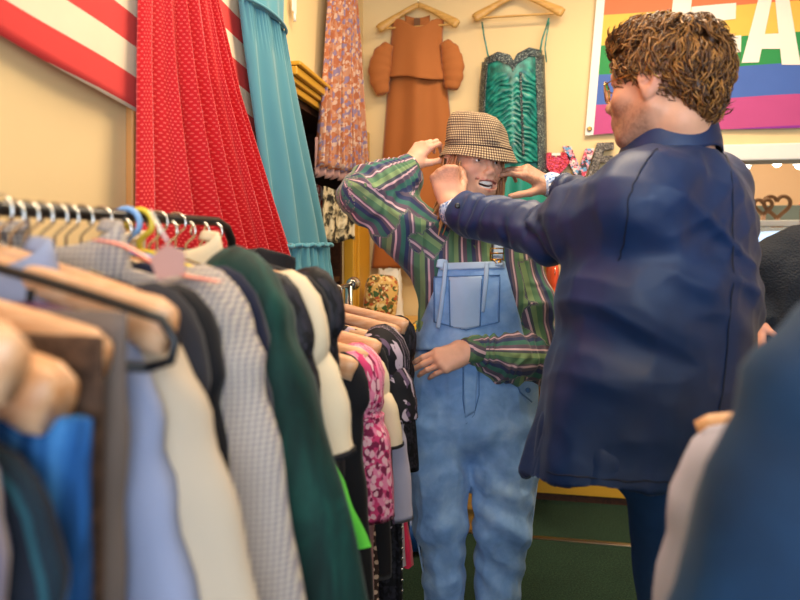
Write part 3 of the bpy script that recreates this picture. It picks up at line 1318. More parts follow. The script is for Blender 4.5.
hanger(at(.742), 'plastic', 'pale blue plastic hanger with thick hook on the black rail', .03, .15, GH, tone=m_bluepl)
hanger(at(.772), 'plastic', 'yellow plastic hanger with thick hook next to the blue one', -.03, .15, GH, tone=m_yelpl)
for y, lb in ((.57, 'wire hanger holding the black wool jacket'), (.612, 'wire hanger holding the grey checked coat'), (.655, 'wire hanger holding the navy coat'), (.69, 'spare wire hanger between the navy coat and the velvet dress'), (.55, 'spare wire hanger between the charcoal and the black jacket'), (.59, 'spare wire hanger between the black jacket and the checked coat'), (.63, 'spare wire hanger between the checked and the navy coat'), (.815, 'wire hanger just past the yellow hanger'), (.865, 'wire hanger between the cream jacket and the long black coat')):
    hanger(at(y), 'wire', lb, 0, .15, GH, tone=m_chrome)
for y, lb in ((.73, 'pale wooden hanger inside the bottle green velvet dress'), (.795, 'pale wooden hanger holding the black lace top'), (.842, 'pale wooden hanger holding the cream jacket'),
              (.895, 'pale wooden hanger with black coat, third from the rail end'), (.94, 'pale wooden hanger with lime skirt, second from the rail end'), (.985, 'pale wooden hanger closest to the bent end of the rail')):
    hanger(at(y, -.012), 'wood', lb, rnd.uniform(-.04, .04), .15 if 'velvet' in lb else .195, GH)

# garments, from the picture edge to the end of the rail
garment('shirt', 'lilac and grey striped shirt at the near end of the rack', 'shirt', at(.303, -.05), f_grey_stripe, .19, .24, .75, .5, .05, 3, group=GR, r0=.05, r1=.042)
garment('jacket', 'dark navy jacket with teal stripes between the striped shirt and the denim', 'jacket', at(.340, -.085), f_navyteal, .195, .25, .62, .52, .06, 5, group=GR, r0=.052, r1=.046)
o = thing('jeans', 'bright blue denim jeans folded over a hanger on the near rack', 'jeans', at(.378, -.155), 0, GR)
trouser_part(o, f_denim_b, .085, -.005, -.50, 4, .024, 'leg', .135, .020)
trouser_part(o, f_denim_b, .12, -.005, -.44, 9, .014, 'leg', -.09)
b = MB()
b.tube([(.05, -.02, -.47), (.13, -.022, -.455), (.205, -.015, -.465), (.215, .01, -.47)], .017, 12, True, 0, .5, (0, 1, 0))
b.build('turn_up', f_blueshirt, o, 'paler turned up hem')
o = thing('trousers', 'dark brown tweed trousers hanging folded beside the blue denim', 'trousers', at(.404, -.105), 0, GR)
trouser_part(o, f_brown, .085, -.004, -.6, 14, .02, 'leg', .125)
trouser_part(o, f_brown, .09, -.004, -.58, 15, .012, 'leg', -.07)
o = thing('trousers', 'taupe and maroon trousers hanging folded before the white shirt', 'trousers', at(.432, -.09), 0, GR)
trouser_part(o, f_greybrown, .06, -.004, -.36, 16, .016, 'leg', .15)
trouser_part(o, f_maroon, .08, -.004, -.55, 17, .012, 'leg', -.03)
garment('camisole', 'purple and mint satin camisole on the black plastic hanger', 'top', at(.458, -.028), f_purple, .15, .19, .36, None, seed=19, amp=.012, group=GR, neck=(.10, .045), drop=.03)
o = bpy.data.objects[-1] if False else [q for q in COL.objects if q.name.startswith('camisole')][0]
for s in (-1, 1):
    b = MB()
    b.add(*grid(lambda u, v: ((s * (.085 + .028 * u), -.027 + .004 * math.sin(9 * v), -.075 - .26 * v), (u * .03, v * .2)), 4, 12))
    b.build('satin_panel', f_greensat, o, 'mint green satin panel')
    MB().tube([(s * .10, -.004, -.09), (s * .103, -.003, -.074), (s * .104, 0, -.052)], .0035, 6).build('strap', f_black, o)
o = garment('shirt', 'off white cotton shirt on the wooden hanger with protruding trouser bar', 'shirt', at(.506, -.022), f_white, .192, .25, .62, .52, .118, 22, t=.02, amp=.014, cuff=f_white, col=f_blueshirt, group=GR, r0=.054, r1=.048, fwd=.0)
b = MB()


def frontp(u, v):
    x = .0 + .20 * u * (.85 + .25 * v)
    z = -.085 - .46 * v
    return (x, -.058 + .010 * math.sin(11 * u + 2 * v) + .016 * u * u - .006 * v + .004 * n1(u * 5, v * 6, 0, 5), z), (x, z)


b.add(*grid(frontp, 24, 24))
o2 = b.build('daylight_tint_panel', f_blueshirt, o, 'front panel with cool daylight put into its pale blue')  # cool daylight on the white shirt, painted as pale blue cloth
q = o2.modifiers.new('thickness', 'SOLIDIFY')
q.thickness = .003
garment('jacket', 'charcoal wool jacket just behind the off white shirt', 'jacket', at(.540, -.01), f_char, .182, .22, .68, .5, .06, 24, group=GR, lap=f_char)
garment('shirt', 'pale blue shirt pressed against the off white shirt on the near rack', 'shirt', at(.476, -.034), f_blueshirt, .185, .23, .55, .42, .075, 25, amp=.01, t=.012, group=GR, r0=.050, r1=.042)
garment('jacket', 'black wool jacket between the charcoal jacket and the grey checked coat', 'jacket', at(.572, -.008), f_black, .190, .22, .72, .55, .055, 27, group=GR, lap=f_black)
garment('coat', 'long grey and cream fine checked coat in the middle of the near rack', 'coat', at(.612, -.002), f_hound, .188, .27, 1.0, .58, .118, 29, t=.022, amp=.012, group=GR, col=f_hound, r0=.074, r1=.064, fwd=.015, flat=.55)
garment('coat', 'plain navy wool coat between the checked coat and the green velvet dress', 'coat', at(.660, 0), f_navy, .195, .25, 1.0, .58, .075, 31, group=GR, lap=f_navy, r0=.065)
# bottle green velvet dress with puffed shoulders
o = garment('velvet_dress', 'bottle green velvet dress with puffed shoulder and long sleeve', 'dress', at(.728, -.014), f_velvet, .178, .24, .62, .60, .165, 33, t=.028, amp=.012, group=GR, r0=.075, r1=.06, drop=.036, top=.004, puff=.012, flat=.62, neck=(.09, .06))
torso_part(o, f_greensatin2, .16, .235, -1.05, 35, .03, .018, (.01, .001), 'satin_skirt', top=-.44, drop=.01)
garment('top', 'black lace top with short sleeves behind the velvet dress', 'top', at(.795, -.008), f_black2, .20, .23, .75, .5, .08, 37, group=GR, r0=.06, r1=.055)
garment('jacket', 'cream wool jacket with black edged elbow length sleeve', 'jacket', at(.842, -.012), f_cream, .208, .22, .5, .215, .055, 39, t=.022, group=GR, col=f_cream, cuff=f_trimblk, r0=.072, r1=.062, flat=.6)
garment('coat', 'long black coat behind the cream jacket', 'coat', at(.885, -.006), f_black, .205, .24, .82, .55, .03, 41, group=GR)
o = thing('skirt', 'lime green flared skirt low behind the velvet dress', 'skirt', at(.93, -.08), 0, GR)
torso_part(o, f_lime, .11, .288, -.435, 43, .025, .016, (.01, .001), 'skirt_panel', drop=.004)
b = MB()
b.box((-.115, -.012, -.075), (.115, .012, -.045), bev=.005)
b.build('waistband', f_lime, o)
garment('coat', 'black coat nearest the bent end of the rail', 'coat', at(.965, -.006), f_black2, .205, .23, .95, .6, .03, 45, group=GR)
garment('boa_top', 'short black fluffy top between hooks near the rail end', 'top', at(1.005, .012), f_black, .14, .16, .3, None, seed=47, amp=.02, t=.022, group=GR)
# the pinkish swing tag and a striped ribbon
t = thing('card_tag', 'blank pinkish card tag standing among the hanger hooks', 'tag', tuple(wpt(168, 261, .585)))
b = MB()
b.prism([(-.015, -.014), (.012, -.017), (.018, .003), (.004, .016), (-.016, .008)], -.0006, .0006)
o = b.build('card', mat('pinkish_card', '#b48a80', .7, .06), t, smooth=False)
o.rotation_euler = (0, math.radians(-18), math.radians(8))
MB().tube([(0, 0, .018), (-.010, .004, .03), (-.022, .006, .048)], .0012, 6).build('string', m_white, t)
t = thing('ribbon', 'coral and white ribbon lying along the shoulder of the checked coat', 'ribbon', at(.592, -.05, .10))
b = MB()
b.add(*grid(lambda u, v: ((-.03 + .14 * u, -.012 + .012 * v + .003 * math.sin(9 * u), .012 - .045 * u + .004 * math.sin(7 * u)), (u, v)), 20, 3))
o = b.build('band', mat('ribbon_cloth', pat=p_stripes(1, 1.0, [(0, '#e2604f'), (.3, '#efe3d4'), (.7, '#e2604f')]), rough=.6), t)
q = o.modifiers.new('thickness', 'SOLIDIFY')
q.thickness = .0015

# ---------------------------------------------------------------- the second, lower rack
R2Z = 1.185
R2Y = 1.93
rk = thing('clothes_rack', 'lower chrome clothes rack standing beyond the black one', 'clothes rack', (RX, 1.5, 0))
b = MB()
b.tube([(0, -.40, R2Z - .0078), (0, .40, R2Z - .0078)], .0078, 14)
b.build('rail', m_chrome, rk)
b = MB()
b.lathe([(.0, 0), (.014, .002), (.018, .012), (.012, .02), (.02, .03), (.022, .042), (.012, .056), (.001, .06)], (0, .40, R2Z - .0078), 16, 0, Matrix.Rotation(-math.pi / 2, 4, 'X'))
b.build('finial', m_chrome, rk)
for y in (-.38, .38):
    MB().tube([(0, y, .05), (0, y, R2Z - .012)], .012, 12).build('post', m_chrome, rk)
    MB().tube([(-.2, y, .03), (.2, y, .03)], .014, 12).build('foot', m_chrome, rk)
b = MB()
b.tube([(0, -.38, .3), (0, .38, .3)], .01, 10)
b.build('lower_bar', m_chrome, rk)
GR2 = 'garments on the lower chrome rack'
GH2 = 'hangers on the lower chrome rack'


def at2(y, dz=0.0):
    return (RX, y, R2Z + dz)


HL = ['pale wooden hanger at the near end of the chrome rail', 'pale wooden hanger holding the pink floral blouse', 'pale wooden hanger with the black coat past the pink blouse',
      'pale wooden hanger holding the black printed blouse', 'pale wooden hanger holding the short white top', 'pale wooden hanger near the finial of the chrome rail']
for y, lb in zip((1.16, 1.245, 1.36, 1.43, 1.60, 1.74), HL):
    hanger(at2(y), 'wood', lb, rnd.uniform(-.05, .05), .21, GH2)
garment('jacket', 'black jacket at the near end of the chrome rack', 'jacket', at2(1.155, -.006), f_black, .2, .22, .7, .5, .03, 51, group=GR2)
garment('blouse', 'pink floral blouse with long sleeve on the chrome rack', 'blouse', at2(1.245, -.004), f_pinkfl, .208, .22, .40, .31, .040, 53, t=.026, group=GR2, r0=.068, r1=.060, flat=.75)
o = thing('trousers', 'mauve twill trousers hanging to the floor below the pink floral blouse', 'trousers', at2(1.285, -.12), 0, GR2)
trouser_part(o, f_mauve, .075, -.2, -.92, 55, .03, 'leg', .14)
trouser_part(o, f_mauve, .075, -.2, -.92, 56, .03, 'leg', -.02)
o = thing('crochet_skirt', 'brown and cream crochet skirt below the pink floral sleeve', 'skirt', at2(1.335, -.2), 0, GR2)
torso_part(o, f_crochet, .19, .225, -.62, 57, .025, .014, (.01, .001), 'skirt_panel', drop=.004)
garment('coat', 'black coat behind the pink floral blouse', 'coat', at2(1.37, -.006), f_black, .2, .215, .62, .5, .02, 59, group=GR2)
garment('top', 'short cream top with black edged sleeve behind the pink blouse', 'top', at2(1.325, -.03), f_cream, .205, .21, .33, .17, .05, 60, group=GR2, cuff=f_trimblk, r0=.062, r1=.055)
garment('blouse', 'black blouse with pale scrolling print on the chrome rack', 'blouse', at2(1.43, .004), f_blackfl, .216, .23, .55, .17, .055, 61, t=.024, group=GR2, r0=.072, r1=.066, flat=.75)
garment('top', 'white lilac top hanging low between black garments on the chrome rack', 'top', at2(1.49, -.085), f_whitec, .215, .225, .42, .34, .035, 63, t=.02, group=GR2, r0=.055, r1=.05)
garment('dress', 'pale grey knit dress hanging behind the white lilac top', 'dress', at2(1.615, -.06), f_grey2, .19, .225, .66, None, seed=65, t=.022, group=GR2)
o = thing('beaded_scarf', 'long black beaded scarf hanging almost to the floor on the chrome rack', 'scarf', at2(1.57, -.12), 0, GR2)
trouser_part(o, f_black2, .035, -.02, -.86, 67, .014, 'scarf_panel', .19)
b = MB()
for i in range(60):
    z = -.05 - .8 * i / 60
    b.sphere((.19 + .036 * (-1) ** i, -.016, z), .0035, 4)
b.build('beads', m_chrome, o)
o = thing('skirt', 'hot pink skirt whose hem shows low on the chrome rack', 'skirt', at2(1.68, -.1), 0, GR2)
torso_part(o, f_redpink, .16, .235, -.66, 69, .022, .014, (.01, .001), 'skirt_panel', drop=.004)
garment('coat', 'black coat near the finial of the chrome rack', 'coat', at2(1.745, -.004), f_black2, .205, .215, .72, .4, .02, 71, group=GR2)
# things on the floor under it
m_tan = mat('tan_leather', '#c9762a', .4, .12, spec=.5)
m_bluebag = mat('blue_shiny_bag', '#1f4f93', .35, .15, spec=.5)
m_beige = mat('beige_suede', '#a8937b', .85, .1)


def shoe(name, label, loc, rz, m, s=1.0, group=None):
    t = thing(name, label, 'shoe', loc, rz, group)
    u = [ell((0, 0, .035), (.042, .085, .034), k=.02), ell((0, .075, .028), (.044, .06, .028), k=.03), ell((0, -.065, .05), (.036, .04, .05), k=.03),
         half((0, 0, .008), (0, 0, -1)), ell((0, -.045, .10), (.026, .06, .055), k=.012, op='s')]
    v, f = surfnet(u, .005)
    v = lapl(v, f, 2)
    link('upper', np_mesh('upper', v * s, f), m, t)
    b = MB()
    b.prism([], 0, 0) if False else None
    pts = []
    for i in range(28):
        a = 2 * math.pi * i / 28
        y = .02 + .118 * math.sin(a)
        x = (.046 - .006 * (math.sin(a) < 0)) * math.cos(a)
        pts.append((x * s, y * s))
    n = len(pts)
    b.add([(x, y, 0) for x, y in pts] + [(x, y, .012) for x, y in pts], [tuple(range(n))[::-1], tuple(range(n, 2 * n))] + [(i, (i + 1) % n, (i + 1) % n + n, i + n) for i in range(n)])
    b.build('sole', m_black, t, smooth=False)
    return t


shoe('loafer', 'tan orange leather loafer on the carpet by the denim leg', (-.19, 1.82, 0), 1.0, m_tan, 1.0)
shoe('loafer', 'beige suede loafer on the carpet below the beaded scarf', (-.30, 1.46, 0), -1.3, m_beige)
t = thing('duffel_bag', 'blue shiny bag on the carpet behind the hanging skirts', 'bag', tuple(wpt(408, 549, 2.65) * (1, 1, 0)))
v, f = surfnet([ell((0, 0, .09), (.13, .09, .09), k=.02), half((0, 0, .004), (0, 0, -1))], .009)
n_ = vnormals(v, f)
v = v + n_ * (.008 * vnoise(v * 18, 3))[:, None]
link('bag_body', np_mesh('bag_body', v, f), m_bluebag, t)
MB().tube([(-.05, 0, .165), (-.045, 0, .20), (0, 0, .215), (.045, 0, .20), (.05, 0, .165)], .007, 8).build('handle', m_bluebag, t)
t = thing('shopping_bag', 'orange red paper bag on the floor under the near rack', 'bag', (-.33, 1.12, 0))
b = MB().box((-.11, -.05, 0), (.11, .05, .34), bev=.008)
b.build('bag_body', f_orange, t, smooth=False)
b = MB().tube([(-.05, -.05, .33), (-.045, -.05, .40), (.045, -.05, .40), (.05, -.05, .33)], .004, 8)
b.build('handle', f_red, t)

# ---------------------------------------------------------------- the rack on the right, close to the camera
R3X, R3Z = .40, 1.315
rk = thing('clothes_rack', 'dark clothes rack at the right edge, mostly behind the blue coat', 'clothes rack', (R3X, .5, 0))
MB().tube([(0, -.35, R3Z - .012), (0, .40, R3Z - .012)], .0125, 14).build('rail', m_pipe, rk)
for y in (-.33, .385):
    MB().tube([(0, y, .04), (0, y, R3Z - .012)], .013, 12).build('post', m_pipe, rk)
    MB().tube([(-.18, y, .03), (.18, y, .03)], .015, 12).build('foot', m_pipe, rk)
GR3 = 'garments on the rack at the right edge'


def at3(y, dz=0.0, dx=0.0):
    return (R3X + dx, y, R3Z + dz)


hanger(at3(.445), 'wood', 'wooden hanger carrying the large dark blue coat at the right edge', math.pi, .2)
garment('coat', 'large blurred dark blue coat filling the lower right corner', 'coat', at3(.445, .045, .014), f_navyco, .205, .30, 1.05, .62, .17, 81, t=.035, amp=.012, group=GR3, r0=.075, r1=.07, flat=.7, drop=.05)
hanger(at3(.655, -.085, -.02), 'wood', 'wooden hanger with orange lit tip above the white lilac garment', math.pi, .192, tilt=.0, tone=m_wood)
garment('shirt', 'white lilac shirt hanging between the navy jacket and the blue coat', 'shirt', at3(.66, -.09, -.026), f_whitec, .19, .215, .85, .56, .055, 83, t=.022, group=GR3, r0=.046, r1=.05, flat=.6)
garment('top', 'black glossy top with pale straps above the white lilac shirt', 'top', at3(.60, -.05), mat('black_glossy_cloth', '#121216', .3, .15, spec=.6), .185, .2, .6, .2, .01, 85, group=GR3, r0=.04, r1=.03)
# ================================================================= people
def nrm(a):
    a = np.asarray(a, float)
    return a / (np.linalg.norm(a) + 1e-12)


class HeadF:
    """frame of a head: x = the person's left, y = face direction, z = up; origin between the ears at eye height"""

    def __init__(s, c, f, u, sc=1.0):
        f = nrm(f)
        u = nrm(np.asarray(u, float) - f * np.dot(f, u))
        s.c, s.s = np.asarray(c, float), sc
        s.R = np.stack([np.cross(u, f) * -1 * -1, f, u], 1)

    def P(s, *a):
        return s.c + s.R @ (np.array(a, float) * s.s)

    def L(s, p):
        return ((p - s.c) @ s.R) / s.s

    def E(s, c, r, k=.015, op='u', rot=None):
        R = s.R if rot is None else s.R @ np.array(Matrix.Rotation(rot[0], 3, rot[1]))
        return ell(s.P(*c), np.array(r) * s.s, R, k * s.s, op)

    def C(s, a, b, ra, rb=None, k=.012, op='u'):
        return rc(s.P(*a), s.P(*b), ra * s.s, (ra if rb is None else rb) * s.s, k * s.s, op)


def head_prims(H, smile=False, male=False):
    p = []
    E, C = H.E, H.C
    p.append(E((0, -.014, .028), (.076, .096, .084), .02))
    p.append(E((0, .022, -.030), (.064, .066, .080), .03))
    w = .052 if male else .046
    p.append(E((0, .028, -.072), (w, .052, .044), .025))
    p.append(C((-.012, .070, -.102), (.012, .070, -.102), .017 if male else .014, k=.022))
    for s in (-1, 1):
        p.append(E((s * .042, .054, -.032 if not smile else -.027), (.026, .026, .024 if not smile else .027), .02))
        p.append(C((s * .062, -.005, -.055), (s * .035, .055, -.098), .014 if male else .010, k=.03))
        p.append(C((s * .012, .084, .018), (s * .048, .070, .019), .009 if male else .006, k=.016))
    # nose
    p.append(C((0, .080, .012), (0, .101, -.028), .0075, .0095 if male else .0085, .014))
    p.append(E((0, .102, -.031), (.011, .012, .010) if male else (.0095, .0105, .009), .010))
    for s in (-1, 1):
        p.append(E((s * .0115, .095, -.037), (.008, .011, .008), .008))
        p.append(E((s * .007, .101, -.046), (.0035, .005, .005), .003, 's'))
    # eye sockets
    for s in (-1, 1):
        p.append(E((s * .032, .089, .001), (.019, .013, .012), .012, 's'))
        # lids
        p.append(C((s * .018, .0735, .0085), (s * .032, .0805, .0105), .0045, k=.006))
        p.append(C((s * .032, .0805, .0105), (s * .046, .069, .0075), .0045, k=.006))
        p.append(C((s * .019, .073, -.0095), (s * .032, .0775, -.0105), .004, k=.008))
        p.append(C((s * .032, .0775, -.0105), (s * .045, .068, -.008), .004, k=.008))
    # mouth
    if smile:
        mz = -.068
        p.append(E((0, .080, mz - .002), (.036, .022, .030), .02))
        up = [(-.040, .066, mz + .020), (-.021, .0895, mz + .0095), (0, .0970, mz + .0055), (.021, .0895, mz + .0095), (.040, .066, mz + .020)]
        lo = [(-.038, .067, mz + .014), (-.022, .085, mz - .009), (0, .092, mz - .019), (.022, .085, mz - .009), (.038, .067, mz + .014)]
        for a, b in zip(up[:-1], up[1:]):
            p.append(C(a, b, .0050, k=.004))
        for a, b in zip(lo[:-1], lo[1:]):
            p.append(C(a, b, .0056, k=.005))
        p.append(E((0, .094, mz - .003), (.0320, .030, .0115), .004, 's'))
        for s in (-1, 1):
            p.append(C((s * .022, .091, mz + .002), (s * .033, .077, mz + .0115), .0055, k=.003, op='s'))
    else:
        mz = -.066
        p.append(E((0, .078, mz), (.030, .020, .022), .02))
        p.append(C((-.022, .082, mz + .002), (0, .0955, mz + .005), .0045, k=.006))
        p.append(C((.022, .082, mz + .002), (0, .0955, mz + .005), .0045, k=.006))
        p.append(C((-.019, .082, mz - .006), (.0, .094, mz - .007), .0055, k=.006))
        p.append(C((.019, .082, mz - .006), (.0, .094, mz - .007), .0055, k=.006))
    # ears
    for s in (-1, 1):
        p.append(E((s * .079, -.010, -.008), (.010, .021, .033), .006, 'u', (s * -.35, 'Z')))
        p.append(E((s * .089, -.006, -.004), (.009, .012, .020), .005, 's'))
        p.append(C((s * .088, -.024, .012), (s * .084, -.012, .024), .0045, k=.005))
        p.append(C((s * .084, -.002, -.010), (s * .080, .006, -.006), .005, k=.006))
        p.append(E((s * .080, -.004, -.036), (.006, .009, .010), .008))
    return p


def hand_prims(w, d, n, thumb, curl, sc=1.0, spread=.10, tcurl=.5, tout=.75):
    """w wrist, d direction wrist->knuckles, n back-of-hand normal, thumb = side direction towards the thumb
    curl: per finger 3 joint angles"""
    w = np.asarray(w, float)
    d = nrm(d)
    n = nrm(np.asarray(n, float) - d * np.dot(n, d))
    t = nrm(np.asarray(thumb, float) - d * np.dot(thumb, d) - n * np.dot(thumb, n))
    p = []
    off = [.029, .010, -.010, -.028]
    kn = [.088, .093, .088, .078]
    ln = [(.043, .026, .021), (.047, .030, .022), (.043, .028, .021), (.034, .021, .019)]
    rr = [(.0093, .0083, .0075), (.0096, .0085, .0077), (.0092, .0081, .0073), (.0083, .0073, .0066)]
    for i in range(4):
        a = w + t * off[i] * .62 * sc + d * .012 * sc - n * .002 * sc
        k = w + (d * kn[i] + t * off[i] + n * (.003 if i in (1, 2) else 0.0)) * sc
        p.append(rc(a, k, .0145 * sc, .0115 * sc, .016 * sc))
        p.append(rc(k, k, .0112 * sc, .0112 * sc, .006 * sc))
        ang = 0
        q = k
        dd0 = nrm(d + t * off[i] / .03 * spread)
        for j in range(3):
            ang += curl[i][j]
            dd = dd0 * math.cos(ang) - n * math.sin(ang)
            e = q + dd * ln[i][j] * sc
            p.append(rc(q, e, rr[i][j] * sc, (rr[i][j + 1] if j < 2 else rr[i][2] * .86) * sc, .0035 * sc))
            q = e
    # palm pads
    p.append(ell(w + (d * .045 - n * .008 - t * .012) * sc, (.022 * sc, .040 * sc, .014 * sc), np.stack([t, d, n], 1), .014 * sc))
    b = w + (d * .022 + t * .024 - n * .010) * sc
    d1 = nrm(d * .62 + t * tout - n * .35)
    e = b + d1 * .044 * sc
    p.append(rc(w + (d * .008 + t * .010 - n * .004) * sc, b, .015 * sc, .0165 * sc, .014 * sc))
    p.append(rc(b, e, .0160 * sc, .0118 * sc, .012 * sc))
    d2 = nrm(d1 - n * tcurl * .5 + d * .35 - t * tcurl * .5)
    e2 = e + d2 * .034 * sc
    p.append(rc(e, e2, .0112 * sc, .0100 * sc, .004 * sc))
    d3 = nrm(d2 - n * tcurl * .25 - t * tcurl * .3)
    p.append(rc(e2, e2 + d3 * .027 * sc, .0102 * sc, .0080 * sc, .004 * sc))
    return p


def skinmat(name, base):
    t = NT(name)
    c = t.attr('tint', 'Color')
    n = t.noise(t.coord('Object'), 60, 4)
    f = t.math('MULTIPLY_ADD', n, .18, .91)
    v = t.n('ShaderNodeVectorMath', operation='SCALE')
    t.l(c, v.inputs[0])
    t.l(f, v.inputs['Scale'])
    t.l(v.outputs[0], t.b.inputs['Base Color'])
    t.b.inputs['Roughness'].default_value = .48
    t.b.inputs['Specular IOR Level'].default_value = .4
    t.b.inputs['Subsurface Weight'].default_value = .12
    t.b.inputs['Subsurface Radius'].default_value = (.012, .005, .003)
    t.b.inputs['Subsurface Scale'].default_value = .6
    t.bump(t.noise(t.coord('Object'), 420, 2), .12, .001)
    return t.m


m_skin = skinmat('skin', '#e3b393')
m_eye = mat('eye_white', '#e6e2dc', .15, .02, 20, 0, spec=.6)
m_iris = mat('iris_dark', '#2b2018', .12, .05, 60, 0, spec=.7)
m_teeth = mat('teeth', '#f2ece0', .25, .02, 40, 0, spec=.6)


def blend(c, col, k):
    col = np.array(lin(col))[:3]
    return c * (1 - k[:, None]) + col * k[:, None]


def gauss(L, c, r):
    return np.exp(-(((L - np.array(c)) / np.array(r)) ** 2).sum(1))


class Fig:
    """one person: an Empty on the floor; meshes are given in (right, depth, height)"""

    def __init__(s, label, foot):
        w = tow(foot)
        s.o = thing('person', label, 'person', (w[0], w[1], 0))
        s.loc = np.array((w[0], w[1], 0.0))

    def add(s, name, v, f, m, label=None, parent=None, **kw):
        v = np.asarray(v) @ BAS - s.loc
        me = np_mesh(name, v, f, kw.pop('smooth', True), **kw)
        return link(name, me, m, parent or s.o, label)

    def mb(s, name, b, m, label=None, parent=None, smooth=True):
        b.v = [tuple(q) for q in (np.asarray(b.v) @ BAS - s.loc)]
        return b.build(name, m, parent or s.o, label, smooth)


def body_mesh(fig, prims, H, base, vox, teeth=None, gaze=(0, 1, 0), tints=None, name='body'):
    v, f = surfnet(prims, vox)
    v = lapl(v, f, 1, .4)
    c = np.tile(np.array(lin(base))[:3], (len(v), 1))
    c = tints(v, c) if tints else c
    V = [v]
    F = [f]
    M = [np.zeros(len(f), int)]
    n0 = len(v)
    if H is not None:
        R = H.R
        for s in (-1, 1):
            cc = H.P(s * .032, .0655, .0005)
            g = nrm(R @ np.array(gaze))
            a1 = nrm(np.cross(g, [0.01, .02, 1]))
            a2 = np.cross(a1, g)
            b = []
            nl, ns = 18, 28
            for i in range(nl + 1):
                th = math.pi * i / nl
                for j in range(ns):
                    ph = 2 * math.pi * j / ns
                    b.append(cc + .0128 * H.s * (math.cos(th) * g + math.sin(th) * (math.cos(ph) * a1 + math.sin(ph) * a2)))
            ff = np.array([(i * ns + j, i * ns + (j + 1) % ns, (i + 1) * ns + (j + 1) % ns, (i + 1) * ns + j) for i in range(nl) for j in range(ns)])
            mm = np.array([2 if i < 3 else 1 for i in range(nl) for j in range(ns)])
            V.append(np.array(b))
            F.append(ff + n0)
            M.append(mm)
            n0 += len(b)
        if teeth:
            mz = -.068
            for row, (z0, z1) in enumerate(((mz + .0065, mz - .0035), (mz - .0105, mz - .0145))):
                b = []
                k = 24
                for i in range(k + 1):
                    x = (-.031 + .062 * i / k) * (1 if row == 0 else .7)
                    y = .0900 - 20 * x * x + .0006 * math.cos(i * 2 * math.pi / 3) - row * .004
                    for yy, zz in ((y - .003, z0 + .002), (y, z0), (y, z1), (y - .003, z1)):
                        b.append(H.P(x, yy, zz + 11 * x * x))
                ff = np.array([(i * 4 + j, (i + 1) * 4 + j, (i + 1) * 4 + j + 1, i * 4 + j + 1) for i in range(k) for j in range(3)])
                V.append(np.array(b))
                F.append(ff + n0)
                M.append(np.full(len(ff), 3))
                n0 += len(b)
    allv = np.concatenate(V)
    col = np.ones((len(allv), 4))
    col[:len(v), :3] = c
    return fig.add(name, allv, np.concatenate(F), [m_skin, m_eye, m_iris, m_teeth], cols={'tint': col}, midx=np.concatenate(M))


# ================================================================= the person trying on the hat
DW = 1.90
W = Fig('laughing person in striped shirt and pale denim overalls, one hand raised to the checked hat', (pt(472, 500, DW)[0], DW, 0))
HW = HeadF(pt(473, 164, 1.885), (.45, -.89, -.02), (.07, .02, 1), .97)

shR, elR, wrR = pt(439, 247, 1.92), pt(364, 193, 1.83), pt(411, 166, 1.90)
shL, elL, wrL = pt(518, 248, 1.93), pt(540, 352, 1.93), pt(471, 350, 1.775)
hips = [pt(445, 388, 1.93), pt(501, 388, 1.93)]
knee = [pt(436, 522, 1.91), pt(503, 522, 1.91)]
ankl = [pt(444, 644, 1.95), pt(497, 644, 1.95)]
p = []
XA = (1, 0, 0)
p.append(chain([(pt(473, 392, 1.95), .155, .10), (pt(475, 335, 1.95), .118, .085), (pt(477, 285, 1.94), .138, .098), (pt(478, 246, 1.945), .145, .07)], XA, .03))
p.append(rc(pt(478, 240, 1.945), HW.P(0, -.02, -.09), .052, .050, .03))
p.append(rc(shR, elR, .047, .038, .03))
p.append(rc(elR, wrR, .038, .026, .02))
p.append(rc(shL, elL, .047, .038, .03))
p.append(rc(elL, wrL, .038, .027, .02))
for a, b, c in zip(hips, knee, ankl):
    p.append(rc(a, b, .075, .05, .03))
    p.append(rc(b, c, .05, .034, .02))
    p.append(rc(c, c + np.array((0, -.02, -.045)), .034, .035, .02))
    p.append(ell(c + np.array((0, -.075, -.065)), (.04, .11, .03), None, .02))
p += head_prims(HW, smile=True)
# raised right hand: goes up from the wrist and curls over to the hat
p += hand_prims(wrR + np.array((-.008, -.004, .004)), (.055, .02, .068), (-.55, -.75, .35), (.55, -.6, -.45),
                [(.5, .95, .5), (.55, .95, .5), (.6, .95, .5), (.65, .9, .5)], .90, .04, .5, .55)
p.append(rc(wrR, wrR + np.array((.02, .006, .024)), .026, .024, .012))
# left hand lies on the belly, fingers pointing to the picture left and down
p += hand_prims(wrL + np.array((-.008, -.006, -.002)), (-.150, -.012, -.050), (.02, -.90, .42), (-.25, .25, .9),
                [(.25, .40, .25), (.28, .45, .28), (.32, .48, .3), (.36, .5, .3)], .98, .0, .2, .16)


